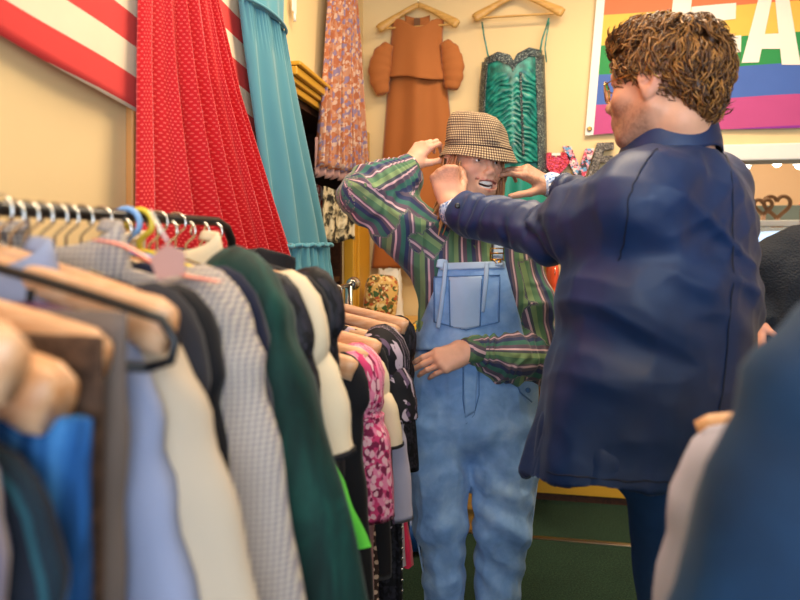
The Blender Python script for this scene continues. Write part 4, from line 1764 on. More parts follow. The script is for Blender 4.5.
def tint_w(v, c):
    L = HW.L(v)
    hd = L[:, 2] > -.2
    c = blend(c, '#c9745f', .55 * gauss(L, (.045, .06, -.033), (.026, .05, .024)))
    c = blend(c, '#c9745f', .55 * gauss(L, (-.045, .06, -.033), (.026, .05, .024)))
    c = blend(c, '#cc8068', .4 * gauss(L, (0, .11, -.034), (.014, .03, .014)))
    mz = -.068
    lip = np.zeros(len(v))
    for x, y, z in ((-.038, .068, .019), (-.030, .079, .0145), (-.021, .0895, .0105), (-.010, .0945, .008), (0, .097, .0065), (.010, .0945, .008), (.021, .0895, .0105), (.030, .079, .0145), (.038, .068, .019), (-.032, .075, .004), (-.022, .085, -.0095), (-.011, .090, -.0155), (0, .093, -.0195), (.011, .090, -.0155), (.022, .085, -.0095), (.032, .075, .004)):
        lip = np.maximum(lip, np.clip(1.5 - np.linalg.norm(L - np.array((x, y + .002, mz + z)), axis=1) / .0062, 0, 1))
    c = blend(c, '#b4474a', .85 * lip)
    ins = (np.abs(L[:, 0]) < .032) & (L[:, 1] > .050) & (L[:, 1] < .0865 - 16 * L[:, 0] ** 2) & (np.abs(L[:, 2] - mz) < .016)
    c = blend(c, '#5a1a1c', .95 * ins)
    for s in (-1, 1):
        c = blend(c, '#8a5a3c', .75 * gauss(L, (s * .033, .078, .021), (.016, .03, .0035)))
        c = blend(c, '#4a2a22', .85 * gauss(L, (s * .032, .082, .008), (.015, .02, .0028)))
    # hands a little redder at the knuckles
    for hp_, r in ((wrL + np.array((-.10, 0, -.03)), .03), (wrR + np.array((.06, 0, .08)), .03)):
        c = blend(c, '#cf7f68', .45 * np.exp(-(np.linalg.norm(v - hp_, axis=1) / r) ** 2))
    return c


body_mesh(W, p, HW, '#dfa98c', .0027, True, (.35, 1, -.05), tint_w)

# ---- striped shirt
torso_nodes = [(pt(473, 392, 1.95), .178, .118), (pt(474, 340, 1.945), .170, .118), (pt(477, 285, 1.935), .178, .128), (pt(478, 252, 1.94), .160, .088), (pt(478, 237, 1.945), .10, .062)]
shp = [chain(torso_nodes, XA, .03)]
cuR = wrR + (elR - wrR) * .10
cuL = wrL + (elL - wrL) * .02
slv = [(shR + np.array((.01, 0, -.01)), elR + np.array((.0, 0, .0)), cuR), (shL + np.array((-.01, 0, 0)), elL, cuL)]
shp.append(rc(shR + np.array((.03, 0, -.015)), shR * .45 + elR * .55 + np.array((.012, 0, -.02)), .082, .084, .05))
shp.append(rc(shR * .45 + elR * .55 + np.array((.012, 0, -.02)), elR, .084, .062, .04))
shp.append(rc(shR + np.array((.0, 0, -.085)), elR + np.array((.10, .02, -.12)), .07, .05, .06))
shp.append(rc(elR, elR * .5 + cuR * .5, .066, .060, .03))
shp.append(rc(elR + np.array((.02, 0, -.02)), pt(404, 184, 1.885), .055, .052, .04))
shp.append(rc(elR * .5 + cuR * .5, cuR, .058, .040, .03))
shp.append(rc(shL + np.array((-.03, 0, -.01)), shL * .5 + elL * .5, .070, .066, .05))
shp.append(rc(shL * .5 + elL * .5, elL, .066, .070, .04))
shp.append(rc(elL, elL * .5 + cuL * .5 + np.array((0, 0, -.014)), .076, .070, .03))
shp.append(rc(elL + np.array((-.02, -.01, -.03)), pt(503, 364, 1.82), .055, .042, .05))
shp.append(rc(elL * .5 + cuL * .5 + np.array((0, 0, -.014)), cuL, .062, .038, .03))
# open ends
for cu, e in ((cuR, elR), (cuL, elL)):
    d = nrm(cu - e)
    shp.append(rc(cu + d * .02, cu + d * .12, .030, .030, .003, 's'))
shp.append(rc(pt(479, 243, 1.93), pt(479, 205, 1.90), .058, .062, .006, 's'))
v, f = surfnet(shp, .0045)
nr = vnormals(v, f)


def limb_t(v, a, b):
    ab = b - a
    t = np.clip((v - a) @ ab / ab.dot(ab), 0, 1)
    return t, np.linalg.norm(v - a - t[:, None] * ab, axis=1)


def sleeve_fold(v, a, b, c, amp):
    t1, d1 = limb_t(v, a, b)
    t2, d2 = limb_t(v, b, c)
    x = np.where(d1 < d2, t1, 1 + t2)
    return x, np.minimum(d1, d2)


disp = .010 * (ridge(v * np.array((9, 9, 9)) + 3.3, 5) - .4) + .005 * (ridge(v * np.array((22, 20, 13)), 8) - .4)
for (a, b, c) in slv:
    x, d = sleeve_fold(v, a, b, c, 1)
    near = np.clip(1.4 - d / .10, 0, 1)
    wob = vnoise(v * 14, 3)
    disp += near * (.008 * np.sin(x * 30 + 5 * wob) * np.exp(-((x - 1.0) / .45) ** 2) + .006 * np.sin(x * 46 + 6 * wob) * np.exp(-((x - 1.75) / .22) ** 2))
v = v + nr * disp[:, None]
v = lapl(v, f, 1, .4)
# stripe coordinate: around the sleeves, across the body
st = (v[:, 0] - pt(478, 250, 1.93)[0]) * 1.0 + .012 * vnoise(v * 7, 2)
best = np.full(len(v), 1.0)
for q, (a, b, c) in enumerate(slv):
    for (u0, u1, off) in ((a, b, 0), (b, c, 0)):
        t, d = limb_t(v, u0, u1)
        ax = nrm(u1 - u0)
        e = nrm(np.array((0, -1, 0)) - ax * np.dot((0, -1, 0), ax))
        g = np.cross(ax, e)
        cpt = u0 + t[:, None] * (u1 - u0)
        ang = np.arctan2((v - cpt) @ g, (v - cpt) @ e)
        lim = .092 if q == 0 else .088
        inside = (d < lim) & (d < best) & ((t > .12) | (off > 0) | (u0 is b))
        st = np.where(inside, ang * .068 + .02, st)
        best = np.where(inside, d, best)
m_shirt = mat('green_striped_shirt', pat=p_stripes(0, .098, [(0, '#55795a'), (.16, '#7b9466'), (.30, '#4a5058'), (.38, '#cfabb2'), (.44, '#5d5060'), (.56, '#3a6a60'), (.70, '#333c5e'), (.82, '#5c5260'), (.90, '#c6a4ac'), (.95, '#625c64')], attr='stripe'), rough=.8, var=.12, vs=18, bump=.3, bs=520, sheen=.2)
so_ = W.add('shirt', v, f, m_shirt, attrs={'stripe': st})
# cuffs
for cu, e, r in ((cuR, elR, .0405), (cuL, elL, .0395)):
    d = nrm(cu - e)
    b = MB()
    b.tube([cu - d * .030, cu - d * .012, cu + d * .012, cu + d * .024, cu + d * .0245, cu + d * .01], [r * 1.04, r * 1.03, r * .99, r * .96, r * .86, r * .84], 28, False, 0, .92, None)
    b.a = [(.03 + .0025 * i) for i in range(len(b.v))]
    mcu = mat('shirt_cuff_cloth', pat=p_stripes(0, .075, [(0, '#5f7f58'), (.3, '#4b5258'), (.45, '#d6b3ba'), (.58, '#5c5460'), (.75, '#56765a')]), rough=.8, var=.1)
    W.mb('cuff', b, mcu, None, so_)
# open collar
b = MB()
for s in (-1, 1):
    b.add(*grid(lambda u, w_: (tuple(pt(479 + s * (4 + 15 * u), 247 - 17 * u + 7 * w_ * (1 - .4 * u), 1.855 + .055 * u + .004 * w_)), (u * .1, w_ * .05)), 8, 4))
co_ = W.mb('collar', b, m_shirt, None, so_)
q = co_.modifiers.new('thickness', 'SOLIDIFY')
q.thickness = .003
co_.data.attributes.new('stripe', 'FLOAT', 'POINT').data.foreach_set('value', np.linspace(0, .1, len(co_.data.vertices)).astype(np.float32))

# ---- denim overalls
ovp = []
ovp.append(chain([(pt(471, 415, 1.945), .205, .138), (pt(472, 385, 1.945), .200, .136), (pt(473, 345, 1.94), .178, .136)], XA, .03))
legc = [[(pt(437, 425, 1.945), .106, .12), (pt(438, 470, 1.93), .096, .11), (pt(441, 522, 1.91), .080, .092), (pt(445, 575, 1.93), .064, .078), (pt(446, 640, 1.95), .058, .07)],
        [(pt(501, 425, 1.945), .112, .12), (pt(503, 470, 1.93), .106, .11), (pt(502, 522, 1.91), .088, .095), (pt(497, 575, 1.93), .070, .08), (pt(495, 640, 1.95), .062, .07)]]
for lc in legc:
    ovp.append(chain(lc, XA, .018))
for lc in legc:
    ovp.append(half(lc[-1][0] + np.array((0, 0, .0)), (0, 0, -1)))
v, f = surfnet(ovp, .0048)
nr = vnormals(v, f)
dz = .006 * (ridge(v * np.array((11, 11, 6)) + 1.7, 12) - .4) + .0035 * (ridge(v * np.array((24, 24, 15)), 15) - .4)
for i, (kn_, amp) in enumerate(((knee[0], .004), (knee[1], .008))):
    w_ = np.exp(-(np.linalg.norm((v - kn_) * (1, 1, .62), axis=1) / .15) ** 2)
    dg = (v[:, 2] - kn_[2]) * 1.0 + (v[:, 0] - kn_[0]) * (.9 if i else -.5)
    dz += w_ * amp * np.sin(dg * 62 + 3 * vnoise(v * 8, 6))
# stacked folds over the shoes
low = np.clip((.20 - v[:, 2]) / .15, 0, 1)
dz += low * .005 * np.sin(v[:, 2] * 95 + 2 * vnoise(v * 9, 7))
v = v + nr * dz[:, None]
v = lapl(v, f, 1, .4)
m_denim = mat('light_blue_denim', pat=p_noise([(.30, '#6590c8'), (.5, '#86aee0'), (.7, '#a8caee')], 10, 9, .3), rough=.85, var=.12, vs=30, bump=.45, bs=900, sheen=.15)
m_denimd = mat('denim_seam', '#4f79b0', .85, .15, bump=.4, bs=900)
m_denimp = mat('pale_denim_edge', '#a9c3e2', .85, .1, bump=.4, bs=900)
ov = W.add('overalls', v, f, m_denim)


def frontd(prims, r, z, d0=1.6, d1=2.0, n=160):
    P_ = np.stack([np.full(n, r), np.linspace(d0, d1, n), np.full(n, z)], 1)
    s = sdf(prims, P_)
    i = np.argmax(s < 0)
    return P_[i, 1] if (s < 0).any() else d1


both_ = shp[:1] + ovp[:1] + [ell(pt(477, 292, 1.865), (.14, .06, .13), None, .05)]


def patch(name, m, corners, off, nu=24, nv=24, bulge=.0, thick=.003, parent=None, label=None, cut=None, sm=None):
    """a cloth patch laid over the front, corners as pixels: top left, top right, bottom right, bottom left"""
    Q = np.array(corners, float)
    Vd = np.zeros((nv + 1, nu + 1, 3))
    for j in range(nv + 1):
        for i in range(nu + 1):
            u, w_ = i / nu, j / nv
            px, py = (Q[0] * (1 - u) + Q[1] * u) * (1 - w_) + (Q[3] * (1 - u) + Q[2] * u) * w_
            if cut:
                px, py = cut(u, w_, px, py)
            a = pt(px, py, 1.83)
            d = frontd(both_, a[0], a[2]) - off - bulge * math.sin(math.pi * u) * math.sin(math.pi * w_)
            d += .003 * n1(px * .05, py * .06, 0, 33) * (1 if sm is None else sm)
            Vd[j, i] = pt(px, py, d)
    for _ in range(3):
        Vd[1:-1, 1:-1, 1] = .25 * (Vd[:-2, 1:-1, 1] + Vd[2:, 1:-1, 1] + Vd[1:-1, :-2, 1] + Vd[1:-1, 2:, 1])
    vv = Vd.reshape(-1, 3)
    w_ = nu + 1
    ff = np.array([(j * w_ + i, (j + 1) * w_ + i, (j + 1) * w_ + i + 1, j * w_ + i + 1) for j in range(nv) for i in range(nu)])
    o = W.add(name, vv, ff, m, label, parent or ov)
    q = o.modifiers.new('thickness', 'SOLIDIFY')
    q.thickness = thick
    return o


def bibcut(u, w_, px, py):
    l = ip(py, [262, 290, 318, 350], [440, 434, 422, 408])
    r = ip(py, [262, 290, 318, 350], [505, 512, 520, 527])
    return l + (r - l) * u, py


bib = patch('bib', m_denim, [(440, 264), (505, 262), (527, 350), (408, 350)], .012, 40, 36, cut=bibcut)
patch('bib_hem', m_denimp, [(441, 263), (504.5, 261), (505, 268), (440, 270)], .015, 30, 4, parent=bib)
pk = patch('bib_pocket', m_denim, [(434, 277), (500, 275), (499, 322), (434, 322)], .0165, 30, 26, parent=bib, cut=lambda u, w_, px, py: (px, py + 8 * w_ * (1 - abs(2 * u - 1))))
patch('pocket_flap', m_denimp, [(449, 277), (482, 276), (480, 326), (450, 327)], .0195, 20, 22, .006, parent=bib, label='paler worn middle pocket', cut=lambda u, w_, px, py: (px, py + 3 * w_ * (1 - abs(2 * u - 1))))


def seam(pts, off, r, m, name='seam', parent=None):
    P_ = []
    for k in range(len(pts) - 1):
        for t in np.linspace(0, 1, 10, endpoint=(k == len(pts) - 2)):
            px = pts[k][0] * (1 - t) + pts[k + 1][0] * t
            py = pts[k][1] * (1 - t) + pts[k + 1][1] * t
            a = pt(px, py, 1.83)
            d = frontd(both_ + ovp[1:3], a[0], a[2]) - off
            P_.append(pt(px, py, d))
    b = MB()
    b.tube(P_, r, 6)
    return W.mb(name, b, m, None, parent or ov)


for pts_, off in (([(434, 277), (500, 275)], .019), ([(449, 280), (450, 327)], .0225), ([(482, 279), (480, 326)], .0225), ([(434, 322), (466, 330), (499, 322)], .019),
                  ([(434, 278), (434, 322)], .019), ([(500, 277), (499, 322)], .019), ([(410, 349), (440, 352), (500, 352), (526, 349)], .004), ([(463, 352), (463, 400), (466, 421)], .003), ([(479, 352), (479, 395), (474, 415), (466, 424)], .003)):
    seam(pts_, off, .0016, m_denimd)
patch('fly', m_denim, [(463, 352), (479, 352), (475, 412), (465, 418)], .006, 8, 20, parent=ov)
for x in range(3):
    pass
# straps over the shoulders, their loose ends on the bib
def strapline(pts_, offs, w_, name, over):
    P_ = []
    for k in np.linspace(0, len(pts_) - 1, 26):
        i = min(int(k), len(pts_) - 2)
        t = k - i
        px = pts_[i][0] * (1 - t) + pts_[i + 1][0] * t
        py = pts_[i][1] * (1 - t) + pts_[i + 1][1] * t
        a = pt(px, py, 1.85)
        P_.append(pt(px, py, frontd(both_, a[0], a[2]) - offs))
    P_ = np.array(P_)
    for _ in range(4):
        P_[1:-1, 1] = .5 * P_[1:-1, 1] + .25 * (P_[:-2, 1] + P_[2:, 1])
    P_ = [q for q in P_]
    if over:
        l_ = P_[-1]
        P_ += [l_ + np.array((0, .05, .012)), l_ + np.array((0, .13, .0)), l_ + np.array((.01, .19, -.06))]
    b = MB()
    b.tube(P_, w_, 8, True, 0, .22 if w_ > .01 else .4, (0, -1, .15))
    W.mb(name, b, m_denimp, None, ov)


strapline([(441, 268), (443, 258), (446, 247), (450, 236), (452, 231)], .014, .0155, 'strap', True)
strapline([(498, 266), (498, 255), (499, 245), (500, 236), (500, 231)], .014, .0155, 'strap', True)
strapline([(446, 262), (444, 285), (441, 310), (438, 328)], .021, .0065, 'strap_end', False)
strapline([(487, 262), (486, 280), (484, 298), (482, 312)], .021, .0065, 'strap_end', False)
for s, (bx, by) in enumerate(((440, 256), (497, 254))):
    a = pt(bx, by, 1.85)
    d = frontd(both_, a[0], a[2]) - .026
    c = pt(bx, by, d)
    b = MB()
    loop = [c + np.array((x * .019, 0, z * .016)) for x, z in ((-1, -1), (1, -1), (1, 1), (-1, 1), (-1, -1))]
    b.tube(loop, .0026, 8)
    b.tube([c + np.array((-.019, 0, .002)), c + np.array((.019, 0, .002))], .0024, 8)
    b.tube([c + np.array((-.012, -.003, -.014)), c + np.array((0, -.004, -.030)), c + np.array((.012, -.003, -.014))], .0022, 8)
    W.mb('buckle', b, m_brass, None, ov)
    b = MB()
    b.lathe([(.0, .0), (.010, .001), (.0105, .004), (.006, .006), (.0, .005)], pt(bx + (4 if s == 0 else 2), by + 10, d + .002), 16, 0, Matrix.Rotation(math.pi / 2, 4, 'X'))
    W.mb('button', b, m_brass, None, ov)
# side button, pocket edge, hammer loop
for px, py in ((526, 377), (528, 390)):
    a = pt(px, py, 1.85)
    d = frontd(ovp[:3], a[0], a[2]) - .004
    b = MB()
    b.lathe([(.0, .0), (.008, .001), (.008, .004), (.0, .005)], pt(px, py, d), 14, 0, Matrix.Rotation(math.pi / 2, 4, 'X'))
    W.mb('button', b, m_denimd, None, ov)
seam([(512, 372), (520, 392), (532, 402)], .004, .0022, m_denimd)
b = MB()
b.tube([pt(536, 400, 1.93), pt(539, 415, 1.915), pt(539, 432, 1.91), pt(535, 440, 1.93)], .012, 8, True, 0, .25, (1, 0, 0))
W.mb('hammer_loop', b, m_denimp, None, ov)
for s, (a, c) in enumerate(((0, 0), (1, 0))):
    lc = legc[s]
    sgn = -1 if s == 0 else 1
    b = MB()
    b.tube([q + np.array((sgn * (ru + .002) * .995, -.012, 0)) for q, ru, rv in lc], .0028, 6)
    W.mb('side_seam', b, m_denimp, None, ov)
# shoes
for s, a in enumerate(ankl):
    u = [ell((a[0], a[1] - .075, .045), (.045, .125, .038), None, .02), rc(a + np.array((0, .0, -.02)), np.array((a[0], a[1] - .01, .05)), .046, .046, .02), half((0, 0, .002), (0, 0, -1))]
    v, f = surfnet(u, .006)
    W.add('shoe', v, f, mat('white_canvas', '#d8d4cc', .7, .08))

# ---- hair: copper blonde, falling beside the face and behind the shoulders
m_hairw = None


def hairmat(name, a, b_, c):
    t = NT(name)
    k = t.attr('rand')
    n = t.noise(t.coord('Object'), 90, 3)
    col = t.ramp(t.math('MULTIPLY_ADD', n, .5, t.math('MULTIPLY', k, .6)), [(.15, a), (.5, b_), (.9, c)])
    t.l(col, t.b.inputs['Base Color'])
    t.b.inputs['Roughness'].default_value = .42
    t.b.inputs['Specular IOR Level'].default_value = .45
    t.b.inputs['Anisotropic'].default_value = .3
    return t.m


m_hairw = hairmat('copper_blonde_hair', '#7a4526', '#b87644', '#e2ad75')
b = MB()
r_ = random.Random(5)
for i in range(420):
    side = -1 if i % 4 == 0 else 1
    a0 = r_.uniform(.25, 1.9)            # around from the temple to the back
    ex = math.cos(a0 - .55) if False else math.sin(a0 + .2)
    x0 = side * .080 * math.sin(min(math.pi / 2, .45 + (1.9 - a0) * .75))
    y0 = .062 - .095 * (a0 / 1.3)
    st_ = np.array((x0, y0, r_.uniform(-.015, .025)))
    ln = r_.uniform(.16, .27)
    P_ = []
    ph = r_.uniform(0, 6.3)
    fl = r_.uniform(-.4, 1)
    for k in range(9):
        t = k / 8
        P_.append(HW.P(st_[0] * (1 + .35 * t * (1 - .3 * t)) + side * .006 * math.sin(ph + 5 * t) + side * .012 * t * fl, st_[1] - .05 * t * t + .006 * math.cos(ph + 6 * t), st_[2] - ln * t))
    b.tube(P_, [.0032, .0042, .0044, .0044, .0042, .0038, .0034, .0028, .0016], 5, False, 0, .7, None, r_.random())
# back of the head
for i in range(260):
    a0 = r_.uniform(-1.3, 1.3)
    P_ = []
    ph = r_.uniform(0, 6.3)
    ln = r_.uniform(.18, .30)
    for k in range(9):
        t = k / 8
        P_.append(HW.P(.086 * math.sin(a0) * (1 + .1 * t), -.014 - .104 * math.cos(a0) + .02 * t, .05 - ln * t + .004 * math.sin(ph + 6 * t)))
    b.tube(P_, [.004, .005, .005, .005, .005, .0045, .004, .003, .002], 5, False, 0, .7, None, r_.random())
W.mb('hair', b, m_hairw)

# ---- the hat on the head, held by three hands
hc = HW.P(0, 0, .045)
hc = pt(479, 152, 1.88)
up_ = nrm(np.array((.085, -.03, 1.0)))
xh = nrm(np.cross((0, 1, 0), up_))
yh = np.cross(up_, xh)
hw_ = tow(hc)
hat = thing('bucket_hat', 'black and cream houndstooth bucket hat being set on the laughing head', 'hat', tuple(hw_))


def hatpt(r, a, z):
    q = hc + (xh * math.cos(a) + yh * math.sin(a)) * r + up_ * z
    q = q + np.array((-.20 * max(0, z), 0, 0))
    return tuple(tow(q) - hw_)


m_hat = mat('black_cream_houndstooth', pat=p_check('#c9b48e', '#7d6450', '#352829', .0078), rough=.95, var=.12, vs=30, bump=.5, bs=500)
prof = [(.113, -.026), (.108, -.015), (.1025, -.003), (.099, .006), (.0975, .009), (.0955, .022), (.092, .042), (.086, .066), (.079, .088), (.069, .104), (.055, .111), (.040, .104), (.02, .100), (.002, .099)]


def hatf(u, v):
    k = v * (len(prof) - 1)
    i = min(int(k), len(prof) - 2)
    t = k - i
    r = prof[i][0] * (1 - t) + prof[i + 1][0] * t
    z = prof[i][1] * (1 - t) + prof[i + 1][1] * t
    a = 2 * math.pi * u
    # dents and soft folds of the felt
    dn = .006 * n1(3 * math.cos(a), 3 * math.sin(a), z * 22, 3) + .010 * n1(1.4 * math.cos(a), 1.4 * math.sin(a), z * 9, 6) * (z > .02)
    z += -.012 * max(0, math.cos(a - .5)) * max(0, (z - .06) / .06) + .008 * max(0, -math.cos(a)) * max(0, (z - .06) / .06)
    rr = r * (1 + .03 * math.cos(2 * a)) + dn
    if v < .3:
        z += .006 * math.sin(2 * a + .6) * (1 - v / .3)
    L = sum(math.hypot(prof[q + 1][0] - prof[q][0], prof[q + 1][1] - prof[q][1]) for q in range(i)) + t * math.hypot(prof[i + 1][0] - prof[i][0], prof[i + 1][1] - prof[i][1])
    return hatpt(rr, a, z), (u * .66, L)


def hat_build(v0, v1, n, name):
    b = MB()
    vv, ff, uu = grid(lambda u, v: hatf(u, v0 + (v1 - v0) * v), 96, n)
    b.add(vv, ff, uu)
    o = b.build(name, m_hat, hat)
    q = o.modifiers.new('thickness', 'SOLIDIFY')
    q.thickness = .003
    return o


hat_build(.30, 1.0, 40, 'crown')
hat_build(.0, .308, 16, 'brim')
b = MB()
vv = [hatf(u, .305)[0] for u in np.linspace(0, 1, 97)]
b.tube(vv, .0022, 6, False)
b.build('band_seam', mat('hat_seam', '#3a2c2a', .9), hat)

# ================================================================= the person in the navy jacket
DM = 1.30
Mn = Fig('person in long navy jacket seen from behind, curly brown hair, reaching to the hat', (pt(640, 500, DM)[0], DM, 0))
yawt = math.radians(43)
fm = np.array((-math.sin(yawt), math.cos(yawt), 0))
lm = np.array((-math.cos(yawt), -math.sin(yawt), 0))
HM = HeadF(pt(661, 84, 1.275), (-.72, .70, -.04), (.02, .02, 1), 1.05)
shl, ell_, wrl = pt(638, 201, 1.19), pt(548, 234, 1.46), pt(459, 212, 1.715)
shr, elr, wrr = pt(708, 190, 1.42), pt(625, 214, 1.68), pt(554, 186, 1.865)
mh = [pt(662, 430, 1.30), pt(676, 430, 1.42)]
mk = [pt(676, 570, 1.30), pt(690, 560, 1.43)]
ma = [np.array((mk[0][0] + .02, 1.27, .09)), np.array((mk[1][0] + .03, 1.43, .09))]
p = []
p.append(chain([(pt(640, 420, 1.33), .155, .10), (pt(650, 350, 1.32), .145, .10), (pt(660, 270, 1.31), .165, .115), (pt(672, 200, 1.31), .175, .09)], lm, .03))
p.append(rc(pt(684, 172, 1.30), HM.P(0, -.03, -.075), .064, .060, .03))
p.append(rc(shl, ell_, .052, .043, .03))
p.append(rc(ell_, wrl, .043, .031, .02))
p.append(rc(shr, elr, .052, .043, .03))
p.append(rc(elr, wrr, .043, .031, .02))
for a, b_, c in zip(mh, mk, ma):
    p.append(rc(a, b_, .085, .058, .03))
    p.append(rc(b_, c, .058, .04, .02))
    p.append(rc(c, c + np.array((0, 0, -.04)), .04, .038, .02))
    p.append(ell(c + np.array((-.05, .075, -.05)), (.06, .12, .035), None, .02))
p += head_prims(HM, male=True)
# left hand: back towards the camera, pinching the brim
p += hand_prims(wrl + np.array((-.020, .006, .022)), (-.020, .012, .088), (-.10, -.97, .12), (.92, -.05, .2),
                [(1.45, 1.2, .6), (1.5, 1.3, .6), (1.55, 1.3, .7), (1.6, 1.3, .7)], 1.06, .06, .7, .40)
p.append(rc(wrl, wrl + np.array((-.020, .006, .022)), .030, .028, .015))
# right hand: coming in from the far side, thumb under the brim
p += hand_prims(wrr + np.array((-.012, .004, .004)), (-.092, -.016, .046), (.20, -.62, .75), (-.1, -.75, -.62),
                [(.30, .42, .3), (.45, .7, .4), (.6, .9, .5), (.8, 1.0, .6)], 1.0, .05, .35, .62)
p.append(rc(wrr, wrr + np.array((-.012, .004, .004)), .030, .027, .015))


def tint_m(v, c):
    L = HM.L(v)
    n = .5 + .5 * vnoise(v * 300, 4)
    bd = np.clip((-.030 - L[:, 2] + .25 * (L[:, 1] - .03)) / .022, 0, 1) * np.clip((L[:, 1] + .012) / .02, 0, 1) * np.clip((L[:, 2] + .135) / .02, 0, 1)
    bd *= 1 - gauss(L, (0, .10, -.066), (.020, .03, .008))
    c = blend(c, '#5c3a28', bd * (.32 + .35 * n))
    c = blend(c, '#c2705a', .5 * gauss(L, (.08, -.01, -.01), (.03, .04, .04)))
    c = blend(c, '#c97a62', .35 * gauss(L, (.05, .06, -.02), (.03, .04, .03)))
    c = blend(c, '#b2564e', .8 * gauss(L, (0, .098, -.066), (.022, .014, .0075)))
    for s in (-1, 1):
        c = blend(c, '#4a2f1f', .8 * gauss(L, (s * .033, .082, .022), (.017, .03, .0042)))
    for hp_ in (wrl + np.array((-.02, 0, .10)), wrr + np.array((-.10, 0, .03))):
        c = blend(c, '#cf7f62', .4 * np.exp(-(np.linalg.norm(v - hp_, axis=1) / .035) ** 2))
    return c


body_mesh(Mn, p, HM, '#dda688', .0028, None, (0, 1, -.05), tint_m)

# ---- navy jacket
jn = [(pt(690, 178, 1.315), .100, .070), (pt(684, 197, 1.31), .180, .110), (pt(674, 226, 1.31), .216, .148), (pt(658, 300, 1.31), .224, .180), (pt(645, 390, 1.315), .232, .188), (pt(624, 505, 1.325), .250, .208)]
jp = [chain(jn, lm, .03, kk=.035)]
jp.append(rc(shl, shl * .5 + ell_ * .5, .100, .082, .05))
jp.append(rc(shl * .5 + ell_ * .5, ell_, .082, .064, .03))
jp.append(rc(ell_, wrl + nrm(ell_ - wrl) * .035, .064, .060, .03))
jp.append(rc(shr, elr, .095, .08, .05))
jp.append(rc(elr, wrr + nrm(elr - wrr) * .045, .08, .055, .03))
hemc = pt(615, 460, 1.30)
jp.append(half(np.array((.45, 1.3, .825)), (0, -.22, -1)))
jp.append(chain([(pt(633, 440, 1.32), .226, .180), (pt(624, 510, 1.325), .240, .196)], lm, .01, 's'))
for wv_, e in ((wrl, ell_), (wrr, elr)):
    d = nrm(wv_ - e)
    jp.append(half(wv_ - d * (.0 if e is ell_ else .03), d, 's') if False else rc(wv_ - d * .022, wv_ + d * .10, .046, .046, .003, 's'))
# neck opening
jp.append(rc(pt(683, 165, 1.30), HM.P(0, -.03, -.05), .070, .078, .006, 's'))
v, f = surfnet(jp, .0052)
nr = vnormals(v, f)
dz = .007 * (ridge(v * np.array((7, 7, 6)) + 2.2, 22) - .4) + .0025 * (ridge(v * np.array((17, 17, 13)), 25) - .4)
# drag folds from the reaching arm across the back, and down the skirt of the jacket
arm = pt(585, 268, 1.27)
rel = v - arm
ang = np.arctan2(rel[:, 2], rel[:, 0] + .5 * rel[:, 1])
rad = np.linalg.norm(rel, axis=1)
al = nrm((.80, .25, -.50))
ac = nrm(np.cross(al, nrm((.45, -.9, 0))))
qd = np.stack([v @ al * 3.2, v @ ac * 17, v @ np.cross(al, ac) * 3.2], 1)
dz += .010 * (ridge(qd + .25 * vnoise(v * 6, 77)[:, None], 44) - .35) * np.exp(-(((v[:, 2] - 1.22) / .17) ** 2))
al = nrm((.75, .2, .55))
ac = nrm(np.cross(al, nrm((.45, -.9, 0))))
qd = np.stack([v @ al * 4, v @ ac * 20, v @ np.cross(al, ac) * 4], 1)
dz += .007 * (ridge(qd, 46) - .35) * np.exp(-((np.linalg.norm(v - pt(665, 180, 1.22), axis=1) / .16) ** 2))
shp_ = pt(668, 175, 1.25)
rd2 = np.linalg.norm(v - shp_, axis=1)
lowk = np.clip((1.12 - v[:, 2]) / .3, 0, 1)
tor = np.clip((np.linalg.norm((v - pt(640, 400, 1.3))[:, :2], axis=1) - .05) / .1, 0, 1)
az = np.arctan2((v - pt(640, 400, 1.31)) @ fm, (v - pt(640, 400, 1.31)) @ lm)
dz += .008 * lowk * np.sin(az * 9 + 2 * vnoise(v * 4, 13)) * tor
for (a, b_, c) in ((shl, ell_, wrl), (shr, elr, wrr)):
    x, d = sleeve_fold(v, a, b_, c, 1)
    near = np.clip(1.5 - d / .11, 0, 1)
    wob = vnoise(v * 10, 31)
    dz += near * (.007 * np.sin(x * 24 + 5 * wob) * np.exp(-((x - .95) / .5) ** 2) + .004 * np.sin(x * 40 + 6 * wob) * np.exp(-((x - 1.6) / .3) ** 2))
v = v + nr * dz[:, None]
v = lapl(v, f, 2, .4)
m_jacket = mat('navy_waxed_cotton', pat=p_noise([(.3, '#0b2148'), (.7, '#113263')], 4, 5), rough=.46, var=.10, vs=9, bump=.22, bs=800, spec=.5, sheen=.06)
m_jseam = mat('navy_seam', '#141d33', .6, .1)
jk = Mn.add('jacket', v, f, m_jacket)


def raysurf(prims, px, py, d0=.85, d1=1.7, n=260):
    ds = np.linspace(d0, d1, n)
    P_ = np.stack([(px - 400) / FOC * ds, ds, CAMZ + (HORY - py) / FOC * ds], 1)
    s = sdf(prims, P_)
    return P_[np.argmax(s < 0)] if (s < 0).any() else None


def jseam(pts_, name='seam', r=.0013, m=None):
    P_ = []
    for k in range(len(pts_) - 1):
        for t in np.linspace(0, 1, 14, endpoint=(k == len(pts_) - 2)):
            q = raysurf(jp, pts_[k][0] * (1 - t) + pts_[k + 1][0] * t, pts_[k][1] * (1 - t) + pts_[k + 1][1] * t)
            if q is not None:
                i = np.argmin(((v[::3] - q) ** 2).sum(1))
                P_.append(v[::3][i] + nr[::3][i] * .0010)
    if len(P_) > 3:
        P_ = np.array(P_)
        for _ in range(3):
            P_[1:-1] = .5 * P_[1:-1] + .25 * (P_[:-2] + P_[2:])
        b = MB()
        b.tube(P_, r, 6)
        Mn.mb(name, b, m or m_jseam, None, jk)


